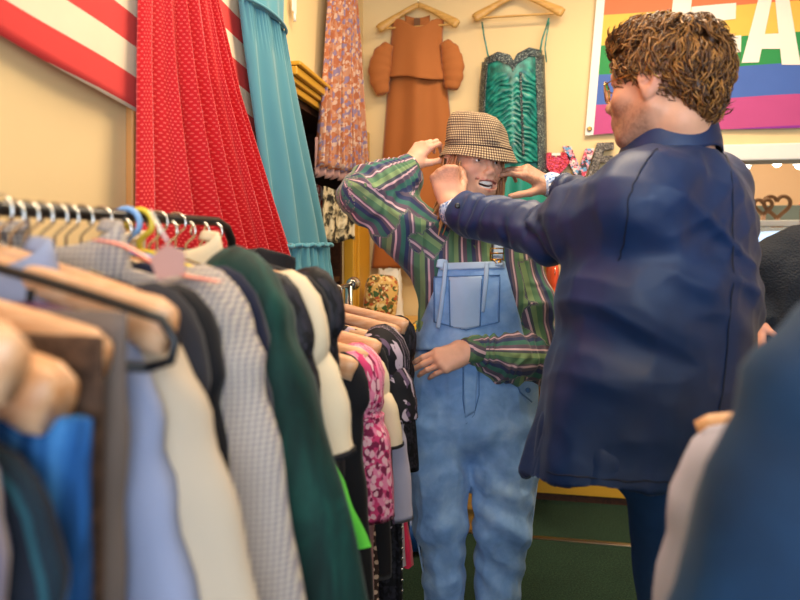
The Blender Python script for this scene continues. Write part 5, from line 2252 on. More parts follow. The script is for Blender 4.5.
jseam([(727, 150), (733, 220), (731, 310), (722, 400), (705, 480)], 'back_seam')
jseam([(655, 148), (640, 170), (630, 195), (626, 235), (618, 262)], 'shoulder_seam')
jseam([(549, 472), (600, 480), (650, 481), (690, 478)], 'hem_seam')
# collar: a stand with the leaf turned over it
cn = pt(669, 142, 1.30)
nk = nrm(HM.P(0, -.03, -.07) - cn)


def colf(u, v_):
    a = math.radians(-158) + math.radians(316) * u
    dr = -fm * math.cos(a) + lm * math.sin(a)      # a=0 is the nape
    # stand rises, then the leaf falls outside
    prof_ = [(.074, -.010), (.077, .020), (.080, .036), (.086, .038), (.093, .020), (.100, -.012), (.102, -.036)]
    k = v_ * (len(prof_) - 1)
    i = min(int(k), len(prof_) - 2)
    t = k - i
    r = prof_[i][0] * (1 - t) + prof_[i + 1][0] * t
    z = prof_[i][1] * (1 - t) + prof_[i + 1][1] * t
    fr = max(0, (abs(a) - 1.2) / 1.6)
    r *= 1 + .10 * fr
    z += -.036 * fr ** 1.2 + .014 * math.cos(a) * (1 - fr) + .0035 * math.sin(5 * a + 1)
    if v_ > .55:
        z -= .016 * fr
    q = cn + dr * r + np.array((0, 0, 1)) * z
    return tuple(q), (a * .1, z)


b = MB()
b.add(*grid(colf, 70, 18))
cl = Mn.mb('collar', b, m_jacket, None, jk)
q = cl.modifiers.new('thickness', 'SOLIDIFY')
q.thickness = .004
# jacket cuffs' button, light blue shirt cuffs
m_cuff = mat('pale_blue_print_cotton', pat=p_floral('#a9c1e4', ['#e4ebf5', '#5f7fb8', '#8aa6d4'], 70, .42, 'Object'), rough=.8, bump=.2)
for wv_, e, r, o0, o1 in ((wrl, ell_, .050, -.035, .030), (wrr, elr, .044, -.035, .022)):
    d = nrm(wv_ - e)
    b = MB()
    b.tube([wv_ + d * o0, wv_ + d * (o1 * .5), wv_ + d * o1, wv_ + d * (o1 + .001), wv_ + d * (o1 - .02)], [r, r * .98, r * .95, r * .86, r * .84], 30, False, 0, .9)
    Mn.mb('shirt_cuff', b, m_cuff, 'pale blue patterned shirt cuff')
q = raysurf(jp, 457, 206)
if q is not None:
    b = MB()
    b.lathe([(.0, .0), (.007, .0005), (.0075, .003), (.004, .004), (.0, .0035)], q - np.array((0, .010, 0)), 14, 0, Matrix.Rotation(math.pi / 2, 4, 'X'))
    Mn.mb('button', b, m_black, None, jk)

# ---- trousers and shoes
tp = [chain([(pt(648, 400, 1.34), .155, .10), (pt(654, 440, 1.34), .158, .105)], lm, .03)]
for a, b_, c in zip(mh, mk, ma):
    tp.append(rc(a, b_, .092, .078, .03))
    tp.append(rc(b_, c + np.array((0, 0, .0)), .078, .068, .03))
tp.append(half((0, 0, .035), (0, 0, -1)))
v2, f2 = surfnet(tp, .007)
n2 = vnormals(v2, f2)
v2 = v2 + n2 * (.006 * (ridge(v2 * np.array((9, 9, 5)), 41) - .4))[:, None]
Mn.add('trousers', v2, f2, mat('blue_twill', pat=p_noise([(.3, '#1c3f70'), (.7, '#2a5590')], 6, 5), rough=.85, var=.15, bump=.35, bs=700))
for a in ma:
    u = [ell((a[0] - .05, a[1] + .07, .045), (.065, .13, .042), None, .02), rc(a + np.array((0, 0, -.03)), np.array((a[0], a[1], .05)), .05, .05, .02), half((0, 0, .002), (0, 0, -1))]
    v2, f2 = surfnet(u, .007)
    Mn.add('shoe', v2, f2, mat('brown_leather', '#4a2f20', .4, .1, spec=.5))

# ---- glasses
b = MB()
for s in (-1, 1):
    cc = [HM.P(s * .033 + .0235 * math.cos(t), .1005 - 3.5 * (s * .033 + .0235 * math.cos(t)) ** 2, -.004 + .021 * math.sin(t)) for t in np.linspace(0, 2 * math.pi, 33)]
    b.tube(cc, .0013, 7, False)
    b.tube([HM.P(s * .056, .0895, .004), HM.P(s * .072, .070, .005), HM.P(s * .082, .02, .006), HM.P(s * .087, -.012, .006), HM.P(s * .083, -.03, -.014)], .0014, 7)
b.tube([HM.P(-.010, .1, .002), HM.P(0, .106, .006), HM.P(.010, .1, .002)], .0013, 7)
gl = Mn.mb('glasses', b, m_brass, 'thin gold wire glasses')
b = MB()
for s in (-1, 1):
    cc = [tuple(HM.P(s * .033 + .0225 * math.cos(t), .1005 - 3.5 * (s * .033 + .0225 * math.cos(t)) ** 2, -.004 + .020 * math.sin(t))) for t in np.linspace(0, 2 * math.pi, 33)[:-1]]
    b.add(cc, [tuple(range(32))])
Mn.mb('lens', b, m_glass, None, gl)

# ---- curly hair: a shaped cap and many curled locks
m_hairm = hairmat('brown_curly_hair', '#251309', '#5f3a1b', '#bd8443')
hp_ = [HM.E((0, -.016, .036), (.077, .096, .085), .02), HM.E((0, -.068, -.006), (.062, .040, .070), .03), HM.E((0, .040, .080), (.056, .045, .032), .03)]
hp_ += [HM.E((0, .122, -.02), (.2, .064, .088), .01, 's'), HM.E((0, .06, -.075), (.2, .078, .075), .01, 's')]
for s in (-1, 1):
    hp_.append(HM.E((s * .085, -.004, -.012), (.03, .024, .034), .008, 's'))
v2, f2 = surfnet(hp_, .005)
n2 = vnormals(v2, f2)
v2 = v2 + n2 * (.008 * vnoise(v2 * 55, 51))[:, None]
b = MB()
r_ = random.Random(11)
keep = np.arange(len(v2))
r_idx = [r_.randrange(len(v2)) for _ in range(3400)]
for i in r_idx:
    q, n = v2[i], n2[i]
    L = HM.L(q[None])[0]
    nl = HM.R.T @ n
    if L[2] < -.075 or nl[2] < -.75:
        continue
    # flow: from the crown outwards and down, front locks swept back and up
    flow = np.array((L[0] * 6, (L[1] + .02) * 4 if L[1] < .03 else -.55, -.75 if L[2] < .06 else .05))
    flow = nrm(flow) + 1.1 * np.array([n1(L[0] * 22, L[1] * 22, L[2] * 22, 70 + q_) for q_ in range(3)]) + np.array([r_.uniform(-.22, .22) for _ in range(3)])
    flow -= nl * flow.dot(nl)
    flow = nrm(HM.R @ nrm(flow))
    side = np.cross(n, flow)
    ln = r_.uniform(.030, .058) * (1.1 if L[2] > .04 else .9)
    cr = r_.uniform(.003, .007)
    tw = r_.uniform(4.5, 8.5) * r_.choice((-1, 1))
    ph = r_.uniform(0, 6.3)
    lift = r_.uniform(.002, .012)
    P_ = []
    for k in range(11):
        t = k / 10
        g = lift * math.sin(math.pi * min(1, .15 + t * .85)) + .001
        P_.append(q + flow * ln * t + n * (g + cr * (math.sin(ph + tw * t) * t ** .5) * .8) + side * cr * math.cos(ph + tw * t) * t ** .4)
    rr = r_.uniform(.0011, .0021)
    b.tube(P_, [rr * .8, rr, rr * 1.1, rr * 1.1, rr * 1.1, rr, rr, rr * .9, rr * .8, rr * .6, rr * .25], 6, False, 0, .75, None, r_.random())
nb_ = len(b.v)
b.add(v2, f2.tolist(), None, 0, .12)
Mn.mb('hair', b, m_hairm)

# ================================================================= the third person behind, mostly hidden
T = Fig('person in dark knitted sweater with reddish hair behind the blue coat, back turned', (pt(810, 300, 2.30)[0], 2.30, 0))
HT = HeadF(pt(828, 208, 2.30), (.55, .80, -.1), (0, 0, 1), 1.0)
p = [chain([(pt(810, 380, 2.3), .16, .105), (pt(809, 320, 2.3), .13, .095), (pt(807, 275, 2.3), .16, .11), (pt(809, 250, 2.3), .15, .075)], XA, .03),
     rc(pt(812, 245, 2.3), HT.P(0, -.02, -.09), .05, .05, .03)]
tsl, tel, twr = pt(767, 262, 2.3), pt(762, 295, 2.36), pt(757, 322, 2.26)
tsr, ter, twr2 = pt(848, 262, 2.3), pt(865, 322, 2.35), pt(860, 380, 2.3)
for a, b_, c in ((tsl, tel, twr), (tsr, ter, twr2)):
    p += [rc(a, b_, .048, .04, .03), rc(b_, c, .04, .028, .02)]
for s in (-1, 1):
    a = pt(810 + s * 20, 385, 2.3)
    k_ = np.array((a[0] + s * .01, 2.3, .45))
    c = np.array((a[0] + s * .02, 2.31, .08))
    p += [rc(a, k_, .08, .055, .03), rc(k_, c, .055, .038, .02), ell(c + np.array((0, .07, -.045)), (.04, .11, .032), None, .02)]
p += head_prims(HT)
p += hand_prims(twr, (-.012, -.02, -.088), (-.9, -.4, .1), (-.3, -.9, .0), [(.4, .6, .4)] * 4, .92, .08)
p += hand_prims(twr2, (0, -.02, -.09), (.9, -.2, 0), (0, -.9, 0), [(.3, .4, .3)] * 4, .92, .08)
body_mesh(T, p, HT, '#d99a80', .005, None)
sp = [chain([(pt(810, 392, 2.3), .19, .135), (pt(809, 330, 2.3), .165, .125), (pt(807, 278, 2.3), .178, .13), (pt(809, 252, 2.3), .16, .095), (pt(810, 243, 2.3), .09, .06)], XA, .03)]
for a, b_, c in ((tsl, tel, twr), (tsr, ter, twr2)):
    sp += [rc(a, b_, .07, .06, .04), rc(b_, c + (b_ - c) * .12, .06, .042, .03)]
sp += [half(pt(810, 388, 2.3), (0, 0, -1))]
v2, f2 = surfnet(sp, .008)
n2 = vnormals(v2, f2)
v2 = v2 + n2 * (.005 * ridge(v2 * 12, 61))[:, None]
t_ = NT('dark_knit')
t_.b.inputs['Base Color'].default_value = lin('#20242c')
t_.b.inputs['Roughness'].default_value = .95
t_.bump(t_.vor(t_.coord('Object'), 130), .8, .004)
T.add('sweater', v2, f2, t_.m)
lp = [chain([(pt(810, 372, 2.3), .165, .115), (pt(810, 405, 2.3), .17, .12)], XA, .03)]
for s in (-1, 1):
    a = pt(810 + s * 22, 395, 2.3)
    lp += [rc(a, np.array((a[0] + s * .01, 2.3, .45)), .095, .075, .03), rc(np.array((a[0] + s * .01, 2.3, .45)), np.array((a[0] + s * .02, 2.31, .07)), .075, .06, .03)]
v2, f2 = surfnet(lp, .010)
T.add('trousers', v2, f2, f_black)
b = MB()
r_ = random.Random(3)
for i in range(420):
    a0 = r_.uniform(-2.2, 2.2)
    P_ = []
    ln = r_.uniform(.16, .25)
    z0 = r_.uniform(.0, .09)
    rr = math.sqrt(max(.05, 1 - (z0 / .118) ** 2))
    ph = r_.uniform(0, 6)
    for k in range(8):
        t = k / 7
        P_.append(HT.P(.083 * math.sin(a0) * (rr + (1 - rr) * min(1, t * 3)), -.014 - .104 * math.cos(a0) * (rr + (1 - rr) * min(1, t * 3)), z0 - ln * t + .004 * math.sin(ph + 6 * t)))
    b.tube(P_, .006, 5, False, 0, .7, None, r_.random())
for i in range(120):
    a0 = r_.uniform(0, 6.3)
    P_ = [HT.P(.083 * math.sin(a0) * math.sin(t), -.014 + .1 * math.cos(a0) * math.sin(t), .028 + .088 * math.cos(t)) for t in np.linspace(.05, 1.2, 7)]
    b.tube(P_, .006, 5, False, 0, .7, None, r_.random())
T.mb('hair', b, hairmat('red_brown_hair', '#3a1512', '#7a3026', '#b05a44'))
# ================================================================= dresses on the walls
def wall_grid(fn, nu, nv, name, m, parent, label=None, thick=.0016, closed=False):
    b = MB()
    b.add(*grid(fn, nu, nv, closed))
    o = b.build(name, m, parent, label, at=parent.location)
    if thick:
        q = o.modifiers.new('thickness', 'SOLIDIFY')
        q.thickness = thick
    return o


m_reddot = mat('red_dotted_net', pat=p_dots('#cc141d', '#ea5a52', .0125, .0075, .25), rough=.75, var=.10, vs=6, bump=.3, bs=500, sheen=.5)
m_redplain = mat('red_satin_band', '#cc1a24', .5, .08, sheen=.3)
m_teal = mat('teal_cotton', '#538f9d', .8, .07, 7, .25, 500, sheen=.25)
m_orange = mat('burnt_orange_crepe', '#a9632f', .8, .06, 6, .25, 600, sheen=.25)
m_skirt = mat('orange_violet_floral', pat=p_floral('#b9805f', ['#a9623f', '#87738a', '#c9a58c', '#b06a42'], 20, .46), rough=.8, var=.08, bump=.2)
m_skirt2 = mat('pink_underskirt', '#b4887c', .8, .1)

# --- red dress
t = thing('red_dress', 'long red dotted net dress with full skirt hanging on the left wall', 'dress', (WX + .05, 1.32, 1.95))
GHW = 'hangers of the dresses on the walls'


def redf(u, v):
    z = 1.965 - v * 1.02
    y1 = ip(z, [.9, 1.195, 1.44, 1.70, 1.92, 1.97], [2.14, 2.035, 1.82, 1.60, 1.475, 1.45])
    y0 = ip(z, [.9, 1.3, 1.7, 1.92, 1.97], [1.10, 1.12, 1.14, 1.155, 1.17])
    y = y0 + (y1 - y0) * u
    env = math.sin(math.pi * min(1, max(0, u))) ** .5
    am = .006 + .040 * v
    ph = u * 2 * math.pi * 7.5 + .9 * math.sin(5 * u + 2 * v) + 1.2 * n1(u * 4, v * 2, 0, 11)
    x = WX + .035 + .045 * env + am * (math.sin(ph) + .35 * math.sin(2.3 * ph + 1)) * env ** .6 + .02 * v
    return (x, y + .3 * am * math.cos(ph), z + .008 * math.sin(ph * .5) * v), (u * (1.0 - .35 * (1 - v)) * 1.25, z)


wall_grid(redf, 260, 90, 'skirt', m_reddot, t)


def redb(u, v):
    z = 1.955 + v * .33
    c = 1.295
    hw = ip(v, [0, .3, .8, 1], [.158, .15, .19, .165])
    y = c + hw * (2 * u - 1)
    x = WX + .03 + .05 * math.sin(math.pi * u) ** .6 + .004 * math.sin(u * 30)
    return (x, y, z), (u * .4, z)


wall_grid(redb, 50, 20, 'bodice', m_redplain, t)


def bandf(u, v):
    z = 1.935 + v * .045 + .0
    y = 1.132 + u * .328
    x = WX + .042 + .055 * math.sin(math.pi * u) ** .6
    return (x, y, z), (u, v)


wall_grid(bandf, 40, 4, 'waistband', m_redplain, t)

# --- teal dress
t = thing('teal_dress', 'long teal dress with gathered tiers hanging on the left wall by the recess', 'dress', (WX + .05, 1.8, 2.0))
ZW, ZR = 1.985, 1.29


def tealskirt(u, v):
    z = ZW - v * (ZW - ZR)
    y0 = ip(v, [0, 1], [1.61, 1.80])
    y1 = ip(v, [0, .35, .7, 1], [1.925, 2.08, 2.24, 2.37])
    y = y0 + (y1 - y0) * u
    ph = u * 2 * math.pi * 3.6 + 1.1 * math.sin(4 * u + v) + n1(u * 3, v * 2, 0, 4)
    am = .004 + .017 * v
    x = WX + .045 + .035 * math.sin(math.pi * u) ** .5 + am * math.sin(ph) + .004 * math.sin(u * 160) * max(0, 1 - 6 * v)
    return (x, y, z), (u, z)


def tealruf(u, v):
    z = ZR + .012 - v * .36
    y0 = 1.80 - .02 * v
    y1 = 2.375 + .06 * v
    y = y0 + (y1 - y0) * u
    ph = u * 2 * math.pi * 8 + 1.2 * math.sin(6 * u + 2 * v)
    am = .006 + .028 * min(1, v * 1.6)
    x = WX + .06 + .035 * math.sin(math.pi * u) ** .5 + am * math.sin(ph) + .006 * math.sin(u * 190) * max(0, 1 - 4 * v)
    return (x, y, z + .006 * math.sin(u * 40)), (u, z)


def tealtop(u, v):
    z = ZW - .008 + v * .34
    hw = ip(v, [0, .5, 1], [.16, .165, .14])
    y = 1.767 + hw * (2 * u - 1) + .0
    x = WX + .045 + .045 * math.sin(math.pi * u) ** .6 + .003 * math.sin(26 * u + 4 * v)
    return (x, y, z), (u, z)


wall_grid(tealskirt, 160, 50, 'skirt', m_teal, t)
wall_grid(tealruf, 200, 24, 'ruffle', m_teal, t)
wall_grid(tealtop, 50, 20, 'bodice', m_teal, t)
b = MB()
pts = [(WX + .055 + .04 * math.sin(math.pi * u) ** .5, 1.61 + .315 * u, ZW) for u in np.linspace(.02, .98, 30)]
b.tube(pts, .005, 8)
b.build('waist_seam', m_teal, t, at=t.location)
b = MB()
b.tube([(WX + .072 + .035 * math.sin(math.pi * u) ** .5 + .010 * math.sin(u * 60), 1.80 + .575 * u, ZR + .008 + .003 * math.sin(u * 90)) for u in np.linspace(.01, .99, 90)], .007, 8)
b.build('gathered_seam', m_teal, t, at=t.location)

# --- pleated floral skirt in the corner
P0, P1 = tow(pt(316, 0, 2.46)), tow(pt(366, 0, 2.90))
ax_ = (P1 - P0) * (1, 1, 0)
ax_ /= np.linalg.norm(ax_)
nr_ = np.array((ax_[1], -ax_[0], 0))
cs = (P0 + P1) / 2 * (1, 1, 0)
zt, zb_ = wpt(335, -12, 2.66)[2], wpt(335, 172, 2.66)[2]
t = thing('pleated_skirt', 'orange and violet floral pleated skirt hanging in the back left corner', 'skirt', (cs[0], cs[1], zt))


def sk(hw0, hw1, zt_, zb2, off, am0):
    def fn(u, v):
        s = 2 * u - 1
        hw = hw0 + (hw1 - hw0) * v ** .85
        am = am0 * (.3 + .7 * v)
        ph = u * 2 * math.pi * 10
        tri = 2 / math.pi * math.asin(math.sin(ph)) + .25 * math.sin(ph * .5 + 2 * v)
        p = np.array((cs[0], cs[1], 0)) + ax_ * (s * hw + .35 * am * math.cos(ph)) + nr_ * (off + am * tri + .03 * (1 - s * s)) + np.array((0, 0, zt_ + (zb2 - zt_) * v + .006 * math.sin(ph) * v - .02 * v * (s > .2) * (s - .2)))
        return tuple(p), (u * .9, v * .8)
    return fn


wall_grid(sk(.125, .245, zt, zb_, 0, .030), 160, 40, 'skirt_panel', m_skirt, t)
wall_grid(sk(.22, .235, zb_ + .12, zb_ - .035, -.014, .016), 120, 10, 'underskirt', m_skirt2, t)
wall_grid(sk(.122, .127, zt + .03, zt - .005, .004, .002), 40, 3, 'waistband', m_skirt, t)
hc = cs + nr_ * .0 + np.array((0, 0, zt + .09))
t = thing('clip_hanger', 'black clip hanger above the pleated floral skirt', 'hanger', tuple(hc), math.atan2(ax_[1], ax_[0]), GHW)
b = MB()
b.tube([(-.15, 0, -.06), (.15, 0, -.06)], .005, 8)
b.build('bar', m_black, t)
b = MB()
b.tube([(0, 0, -.06), (.01, 0, -.01), (.028, 0, .02), (.02, 0, .05), (0, 0, .055), (-.02, 0, .04)], .0032, 8)
b.build('hook', m_black, t)
for x in (-.11, .11):
    MB().box((x - .014, -.01, -.10), (x + .014, .01, -.055), bev=.003).build('clip', m_black, t, smooth=False)
# second hook seen at the corner
h2 = wpt(349, 8, 2.95)
t = thing('wall_hook', 'curved black hook in the corner beside the pleated skirt', 'hook', tuple(h2))
b = MB()
b.tube([tuple(wpt(x, y, 2.95) - h2) for x, y in ((342, -8), (345, 0), (349, 8), (352, 14), (353, 20))], .0055, 8)
b.build('hook_bar', m_black, t)

# --- clothes inside the recess
t = thing('print_cloth', 'white and red flowered cloth hanging in the recess beside the camouflage cloth', 'cloth', (WX - .06, 2.45, 1.5))
c0, c1 = wpt(309, 190, 2.55), wpt(328, 250, 2.62)


def hang(x0, y0, x1, y1, d, dz, am, seed):
    def fn(u, v):
        p = pt(x0 + (x1 - x0) * u + 1.5 * n1(u * 3, v * 3, 0, seed), y0 + (y1 - y0) * v + 2 * math.sin(7 * u + seed), d + dz * u + am * math.sin(u * 17 + seed + 1.5 * v))
        return tuple(tow(p)), (u * .25, v * .3)
    return fn


wall_grid(hang(307, 186, 327, 248, 2.64, .05, .014, 2), 40, 14, 'cloth_panel', mat('white_red_floral', pat=p_floral('#dfcfbd', ['#a84a3c', '#8a8070', '#c99a86'], 20, .42), rough=.85), t, thick=.004)
t = thing('print_cloth', 'black and cream camouflage cloth folded over the rail in the recess', 'cloth', (WX - .06, 2.7, 1.5))
wall_grid(hang(323, 188, 355, 241, 2.56, .16, .014, 5), 50, 14, 'cloth_panel', mat('camouflage_print', pat=p_noise([(.40, '#2b2722'), (.46, '#57503d'), (.54, '#b8a887'), (.62, '#d9c8a6')], 26, 2, .5), rough=.85), t, thick=.004)

# --- the two dresses on the back wall
YB = WY - .02


def bw(px, py, y=YB):
    return on_y(px, py, y)


def wallhanger(px, py, label, half_, drop, tone, bar, dz=0.0, tri=False):
    c = bw(px, py, WY - .055)
    t = hanger((c[0], c[1], c[2] + dz), 'wood', label, 0, half_, GHW, tone=tone, bar=bar, drop=drop)
    return t


wallhanger(418, -3, 'honey wooden hanger inside the burnt orange dress', .208, .120, m_oak, True, .02)
wallhanger(518, -14, 'wide honey wooden hanger with bar above the green ruched dress', .220, .115, m_oak, True, .02)

c = bw(416, 80)
t = thing('orange_dress', 'burnt orange dress with cape bodice and open shoulders on the back wall', 'dress', (c[0], c[1], c[2]))


def front(xsl, xsr, ys, y0, y1, dep, am=.006, k=9.0, edge=.9, seed=1, yw=WY - .02):
    """a cloth panel on the back wall between pixel columns xsl(y), xsr(y)"""
    def fn(u, v):
        py = y0 + (y1 - y0) * v
        px = ip(py, ys, xsl) * (1 - u) + ip(py, ys, xsr) * u
        b_ = max(0, math.sin(math.pi * u)) ** .55
        y = yw - dep * b_ - am * b_ * math.sin(k * u * 2 + seed + 1.3 * v)
        q = on_y(px, py, y)
        return tuple(q), (q[0], q[2])
    return fn


YS = [60, 85, 140, 200, 272]
wall_grid(front([392, 388, 384, 379, 371], [446, 447, 453, 459, 466], YS, 62, 268, .075, .012, 7.0), 70, 60, 'skirt', m_orange, t)


def cape(u, v):
    px0, px1 = ip(v, [0, .25, .55, 1], [392, 392, 390, 386.5]), ip(v, [0, .25, .55, 1], [443.5, 442, 443, 449])
    px = px0 * (1 - u) + px1 * u
    s = 2 * u - 1
    top = 24 - 7 * abs(s) ** 1.0
    if abs(s) < .52:
        top = 24 - 7 * .52 + 6.5 * math.cos(s / .52 * math.pi / 2) ** .8
    if abs(s) > .75:
        top += 3.0 * (abs(s) - .75) / .25
    bot = 80 + 2.5 * math.sin(2.5 + 6 * u) - 4 * abs(s)
    py = top + (bot - top) * v
    b_ = max(0, math.sin(math.pi * min(1, max(0, u)))) ** .5
    y = WY - .03 - (.065 + .035 * v) * b_ - .008 * v * math.sin(13 * u + 1)
    q = on_y(px, py, y)
    return tuple(q), (q[0], q[2])


wall_grid(cape, 70, 30, 'cape_bodice', m_orange, t, thick=.004)
# back neck
wall_grid(lambda u, v: (tuple(on_y(405 + 25 * u, 15 + 16 * v + 3 * math.sin(math.pi * u), WY - .03)), (u, v)), 12, 6, 'back_neck', m_orange, t)
for s, pts_ in ((-1, ((389, 44, 8), (383, 54, 16), (379.5, 68, 19), (380, 82, 16), (383, 94, 10))), (1, ((444.5, 42, 8), (450, 51, 15), (453, 64, 18), (453, 78, 16), (451, 89, 11)))):
    b = MB()
    P_ = [on_y(x, y, WY - .075) for x, y, r in pts_]
    PP = []
    RR = []
    for k in np.linspace(0, 4, 22):
        i = min(int(k), 3)
        f_ = k - i
        PP.append(P_[i] * (1 - f_) + P_[i + 1] * f_)
        RR.append((pts_[i][2] * (1 - f_) + pts_[i + 1][2] * f_) / 190 * .62 * (1 + .05 * math.sin(k * 9)))
    b.tube(PP, RR, 22, True, 0, .6, (0, 1, 0))
    b.build('sleeve', m_orange, t, at=t.location)
b = MB()
q = bw(417, 22, WY - .045)
b.box((-.016, -.001, -.035), (.016, .001, .02), bev=.0005)
o = b.build('neck_label', mat('brown_label', '#6f4a2c', .6), t, smooth=False)
o.location = q - np.array(t.location)

# green ruched dress
def p_ruch(t):
    n = t.noise(t.coord('Object'), 30, 4)
    return t.ramp(n, [(.3, '#0a4a44'), (.5, '#14776a'), (.7, '#2a9c88')])


m_ruch = mat('emerald_satin', pat=p_ruch, rough=.32, var=.1, bump=.1, bs=200, spec=.6)
m_tealplain = mat('emerald_skirt_satin', '#1f8a78', .45, .1, 8, .1, 100, spec=.5)
m_seq = sequin('dark_sequins', [(.15, '#161c22'), (.45, '#2f3b44'), (.7, '#5f6f70'), (.9, '#b9c4b6')], 260)
c = bw(514, 100)
t = thing('green_dress', 'emerald green ruched dress with dark sequins hanging on the back wall', 'dress', (c[0], c[1], c[2]))
YG = [55, 90, 120, 160, 190]
GL, GR_ = [485, 482, 480.5, 483, 486], [542, 543, 544, 544.5, 545]


def ruch(u, v):
    s = 2 * u - 1
    top = 57 + 7 * abs(s) ** 2 * 0 + 6 * (1 - abs(abs(s) - .55) / .55) * -1 + (5 if abs(s) < .12 else 0) * (1 - abs(s) / .12)
    top += -4 * (s + .0)
    py = top + (162 - top) * v
    px = ip(py, YG, GL) * (1 - u) + ip(py, YG, GR_) * u
    b_ = max(0, 1 - abs(s) ** 2.4) ** .5
    # gathers droop from the centre seam to the sides
    vv = v * 19 + 2.4 * (1 - abs(s)) ** 1.6 * (1 if True else 0) + .9 * n1(u * 5, v * 9, 0, 21) - 1.2 * s * s
    g = 1 - abs(math.sin(math.pi * vv)) ** .8
    am = .0135 * min(1, max(0, (v - .16) * 8)) * min(1, abs(s) * 7) * (1 - .5 * abs(s) ** 6)
    y = WY - .03 - .085 * b_ + am * g
    q = on_y(px, py, y)
    return tuple(q), (q[0], q[2])


wall_grid(ruch, 80, 230, 'ruched_bodice', m_ruch, t, thick=.002)
# neckline of sequins, centre seam, side panels
def neckl(u, v):
    s = 2 * u - 1
    a = ruch(u, 0)[0]
    top = 56.5 - 6 * (1 - abs(abs(s) - .55) / .55) + (5 if abs(s) < .12 else 0) * (1 - abs(s) / .12) - 4 * s
    py = top - 1 + (7 + 4 * (1 - abs(s))) * v
    px = ip(py, YG, GL) * (1 - u) + ip(py, YG, GR_) * u
    b_ = max(0, 1 - abs(s) ** 2.4) ** .5
    return tuple(on_y(px, py, WY - .035 - .088 * b_)), (u, v)


wall_grid(neckl, 60, 8, 'sequin_neckline', m_seq, t, thick=.002)
b = MB()
b.tube([on_y(522 + 3 * (v - .5), 72 + 84 * v, WY - .03 - .088) for v in np.linspace(0, 1, 40)], [.006 + .003 * math.sin(i * 1.9) for i in range(40)], 8, True, 0, .5, (0, 1, 0))
b.build('sequin_seam', m_seq, t, at=t.location)
for s in (0, 1):
    b = MB()
    b.add(*grid(lambda u, v: (tuple(on_y((ip(62 + 130 * v, YG, GL) - 2 + 6 * u) if s == 0 else (ip(55 + 137 * v, YG, GR_) - 7 + 9 * u), (62 if s == 0 else 55) + 135 * v, WY - .035 - (.055 * (u if s == 0 else 1 - u) ** .6))), (u, v)), 6, 40))
    o = b.build('sequin_side', m_seq, t, at=t.location)
    q = o.modifiers.new('thickness', 'SOLIDIFY')
    q.thickness = .003
wall_grid(front([484, 482, 479], [544, 547, 552], [150, 190, 262], 156, 262, .075, .010, 9.0, seed=3), 60, 40, 'skirt', m_tealplain, t)
for a in (((482, 22), (484, 36), (487, 50), (489, 60)), ((549, 18), (546, 28), (542, 40), (540, 53))):
    MB().tube([on_y(x, y, WY - .07) for x, y in a], .0042, 8, True, 0, .5, (0, 1, 0)).build('strap', m_ruch, t, at=t.location)
MB().tube([on_y(x, y, WY - .08) for x, y in ((549, 22), (547, 34), (545, 48), (546.5, 62))], .0035, 8, True, 0, .5, (0, 1, 0)).build('strap_end', m_ruch, t, at=t.location)

# --- bright clothes on a low wall rail behind the pair, only slivers show
zr = 1.30
cr = on_y(548, 248, 3.0)
rk = thing('wall_rail', 'short chrome wall rail with bright clothes behind the two people', 'rail', (cr[0], 3.0, zr))
MB().tube([(-.16, 0, -.012), (.62, 0, -.012)], .011, 10).build('rail', m_chrome, rk)
for x in (-.14, .6):
    MB().tube([(x, 0, -.012), (x, .235, -.012)], .009, 8).build('bracket', m_chrome, rk)
GR4 = 'bright clothes on the wall rail'
for i, (dx, nm, lb, ct, m_, ln) in enumerate(((-.11, 'scarf', 'dark red scarf on the wall rail next to the denim hip', 'scarf', f_red, .95), (-.045, 'blouse', 'yellow green printed blouse on the wall rail behind the pair', 'blouse', f_yelgreen, .62),
                                              (.02, 'top', 'orange red top on the wall rail behind the navy jacket', 'top', f_orange, .72), (.09, 'dress', 'deep red dress on the wall rail behind the navy jacket', 'dress', f_red, .98))):
    p = (cr[0] + dx, 3.0, zr)
    hanger(p, 'wire', 'wire hanger of the ' + lb.split(' on the')[0] + ' on the wall rail', math.pi / 2 + .0, .17, 'hangers on the wall rail', tone=m_chrome)
    garment(nm, lb, ct, (p[0], p[1], p[2] - .004), m_, .155, .18, ln, None if i in (0,) else .3, .02, 90 + i, rz=math.pi / 2, group=GR4, r0=.045, r1=.04)

# --- scarf hung over the dresser front
sc_ = on_y(408, 330, 2.78)
t = thing('floral_scarf', 'teal and yellow floral scarf draped over the front of the dresser', 'scarf', (sc_[0], sc_[1], DZ))


def scf(u, v):
    x = (u - .5) * (.085 + .03 * v)
    if v < .25:
        y, z = .10 - .44 * v, .006 + .012 * math.sin(u * 9)
    else:
        y, z = -.012 - .02 * (v - .25), .004 - (v - .25) * .55
    return (x, y + .012 * math.sin(u * 12 + v * 3), z), (u * .12, v * .5)


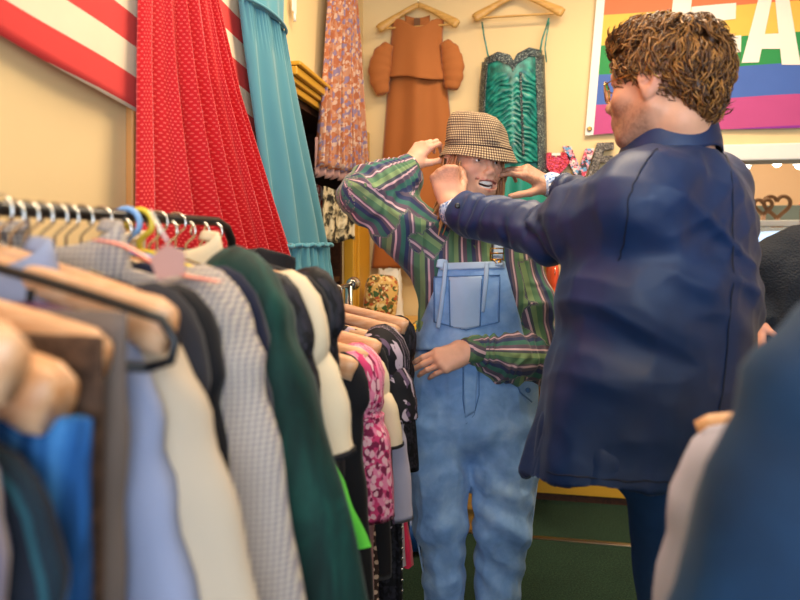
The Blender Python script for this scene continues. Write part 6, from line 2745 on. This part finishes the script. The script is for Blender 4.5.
b = MB()
b.add(*grid(scf, 24, 40))
o = b.build('cloth', mat('teal_yellow_floral', pat=p_floral('#1e4f56', ['#d9c63c', '#3f8f86', '#e0a53a', '#14303a'], 30, .5), rough=.8), t)
q = o.modifiers.new('thickness', 'SOLIDIFY')
q.thickness = .003
# ================================================================= camera, light
cam = bpy.data.cameras.new('camera')
co = bpy.data.objects.new('camera', cam)
COL.objects.link(co)
co.location = (0, 0, CAMZ)
co.rotation_euler = (math.pi / 2, 0, ANG)
cam.sensor_width = 36
cam.lens = FOC / 800 * 36
cam.shift_y = (HORY - 300) / 800
cam.clip_start = .05
cam.dof.use_dof = True
cam.dof.focus_distance = 1.85
cam.dof.aperture_fstop = 3.0
SC.camera = co

w = bpy.data.worlds.new('daylight')
SC.world = w
w.use_nodes = True
w.node_tree.nodes['Background'].inputs[0].default_value = (.62, .78, 1.0, 1)
w.node_tree.nodes['Background'].inputs[1].default_value = 2.0


def area(name, loc, tgt, size, power, col, sy=None):
    l = bpy.data.lights.new(name, 'AREA')
    l.energy = power
    l.color = col
    l.shape = 'RECTANGLE'
    l.size = size
    l.size_y = sy or size
    o = bpy.data.objects.new(name, l)
    COL.objects.link(o)
    o.location = loc
    d = Vector(tgt) - Vector(loc)
    o.rotation_euler = d.to_track_quat('-Z', 'Y').to_euler()
    return o


warm = (1.0, .80, .56)
area('ceiling_lamp', (-.05, 1.5, 2.8), (-.05, 1.5, 0), .9, 30, warm, .35)
area('ceiling_lamp', (.7, 2.3, 2.8), (.7, 2.3, 0), .9, 33, warm, .35)
area('ceiling_lamp', (-.1, .1, 2.8), (-.2, .3, 0), .9, 14, warm, .35)
area('next_room_lamp', (1.8, 4.8, 2.8), (1.8, 5.2, 0), 1.2, 45, warm, .8)
# daylight through the shop front
area('shop_window_daylight', (.9, -2.4, 1.55), (0.0, 1.6, 1.1), 2.6, 88, (.72, .84, 1.0), 1.9)

vs = SC.view_settings
vs.view_transform = 'Standard'
vs.look = 'None'
vs.exposure = 0.0
vs.gamma = 1.0
vs.use_curve_mapping = False
SC.cycles.max_bounces = 6
SC.cycles.diffuse_bounces = 3
SC.cycles.use_denoising = True
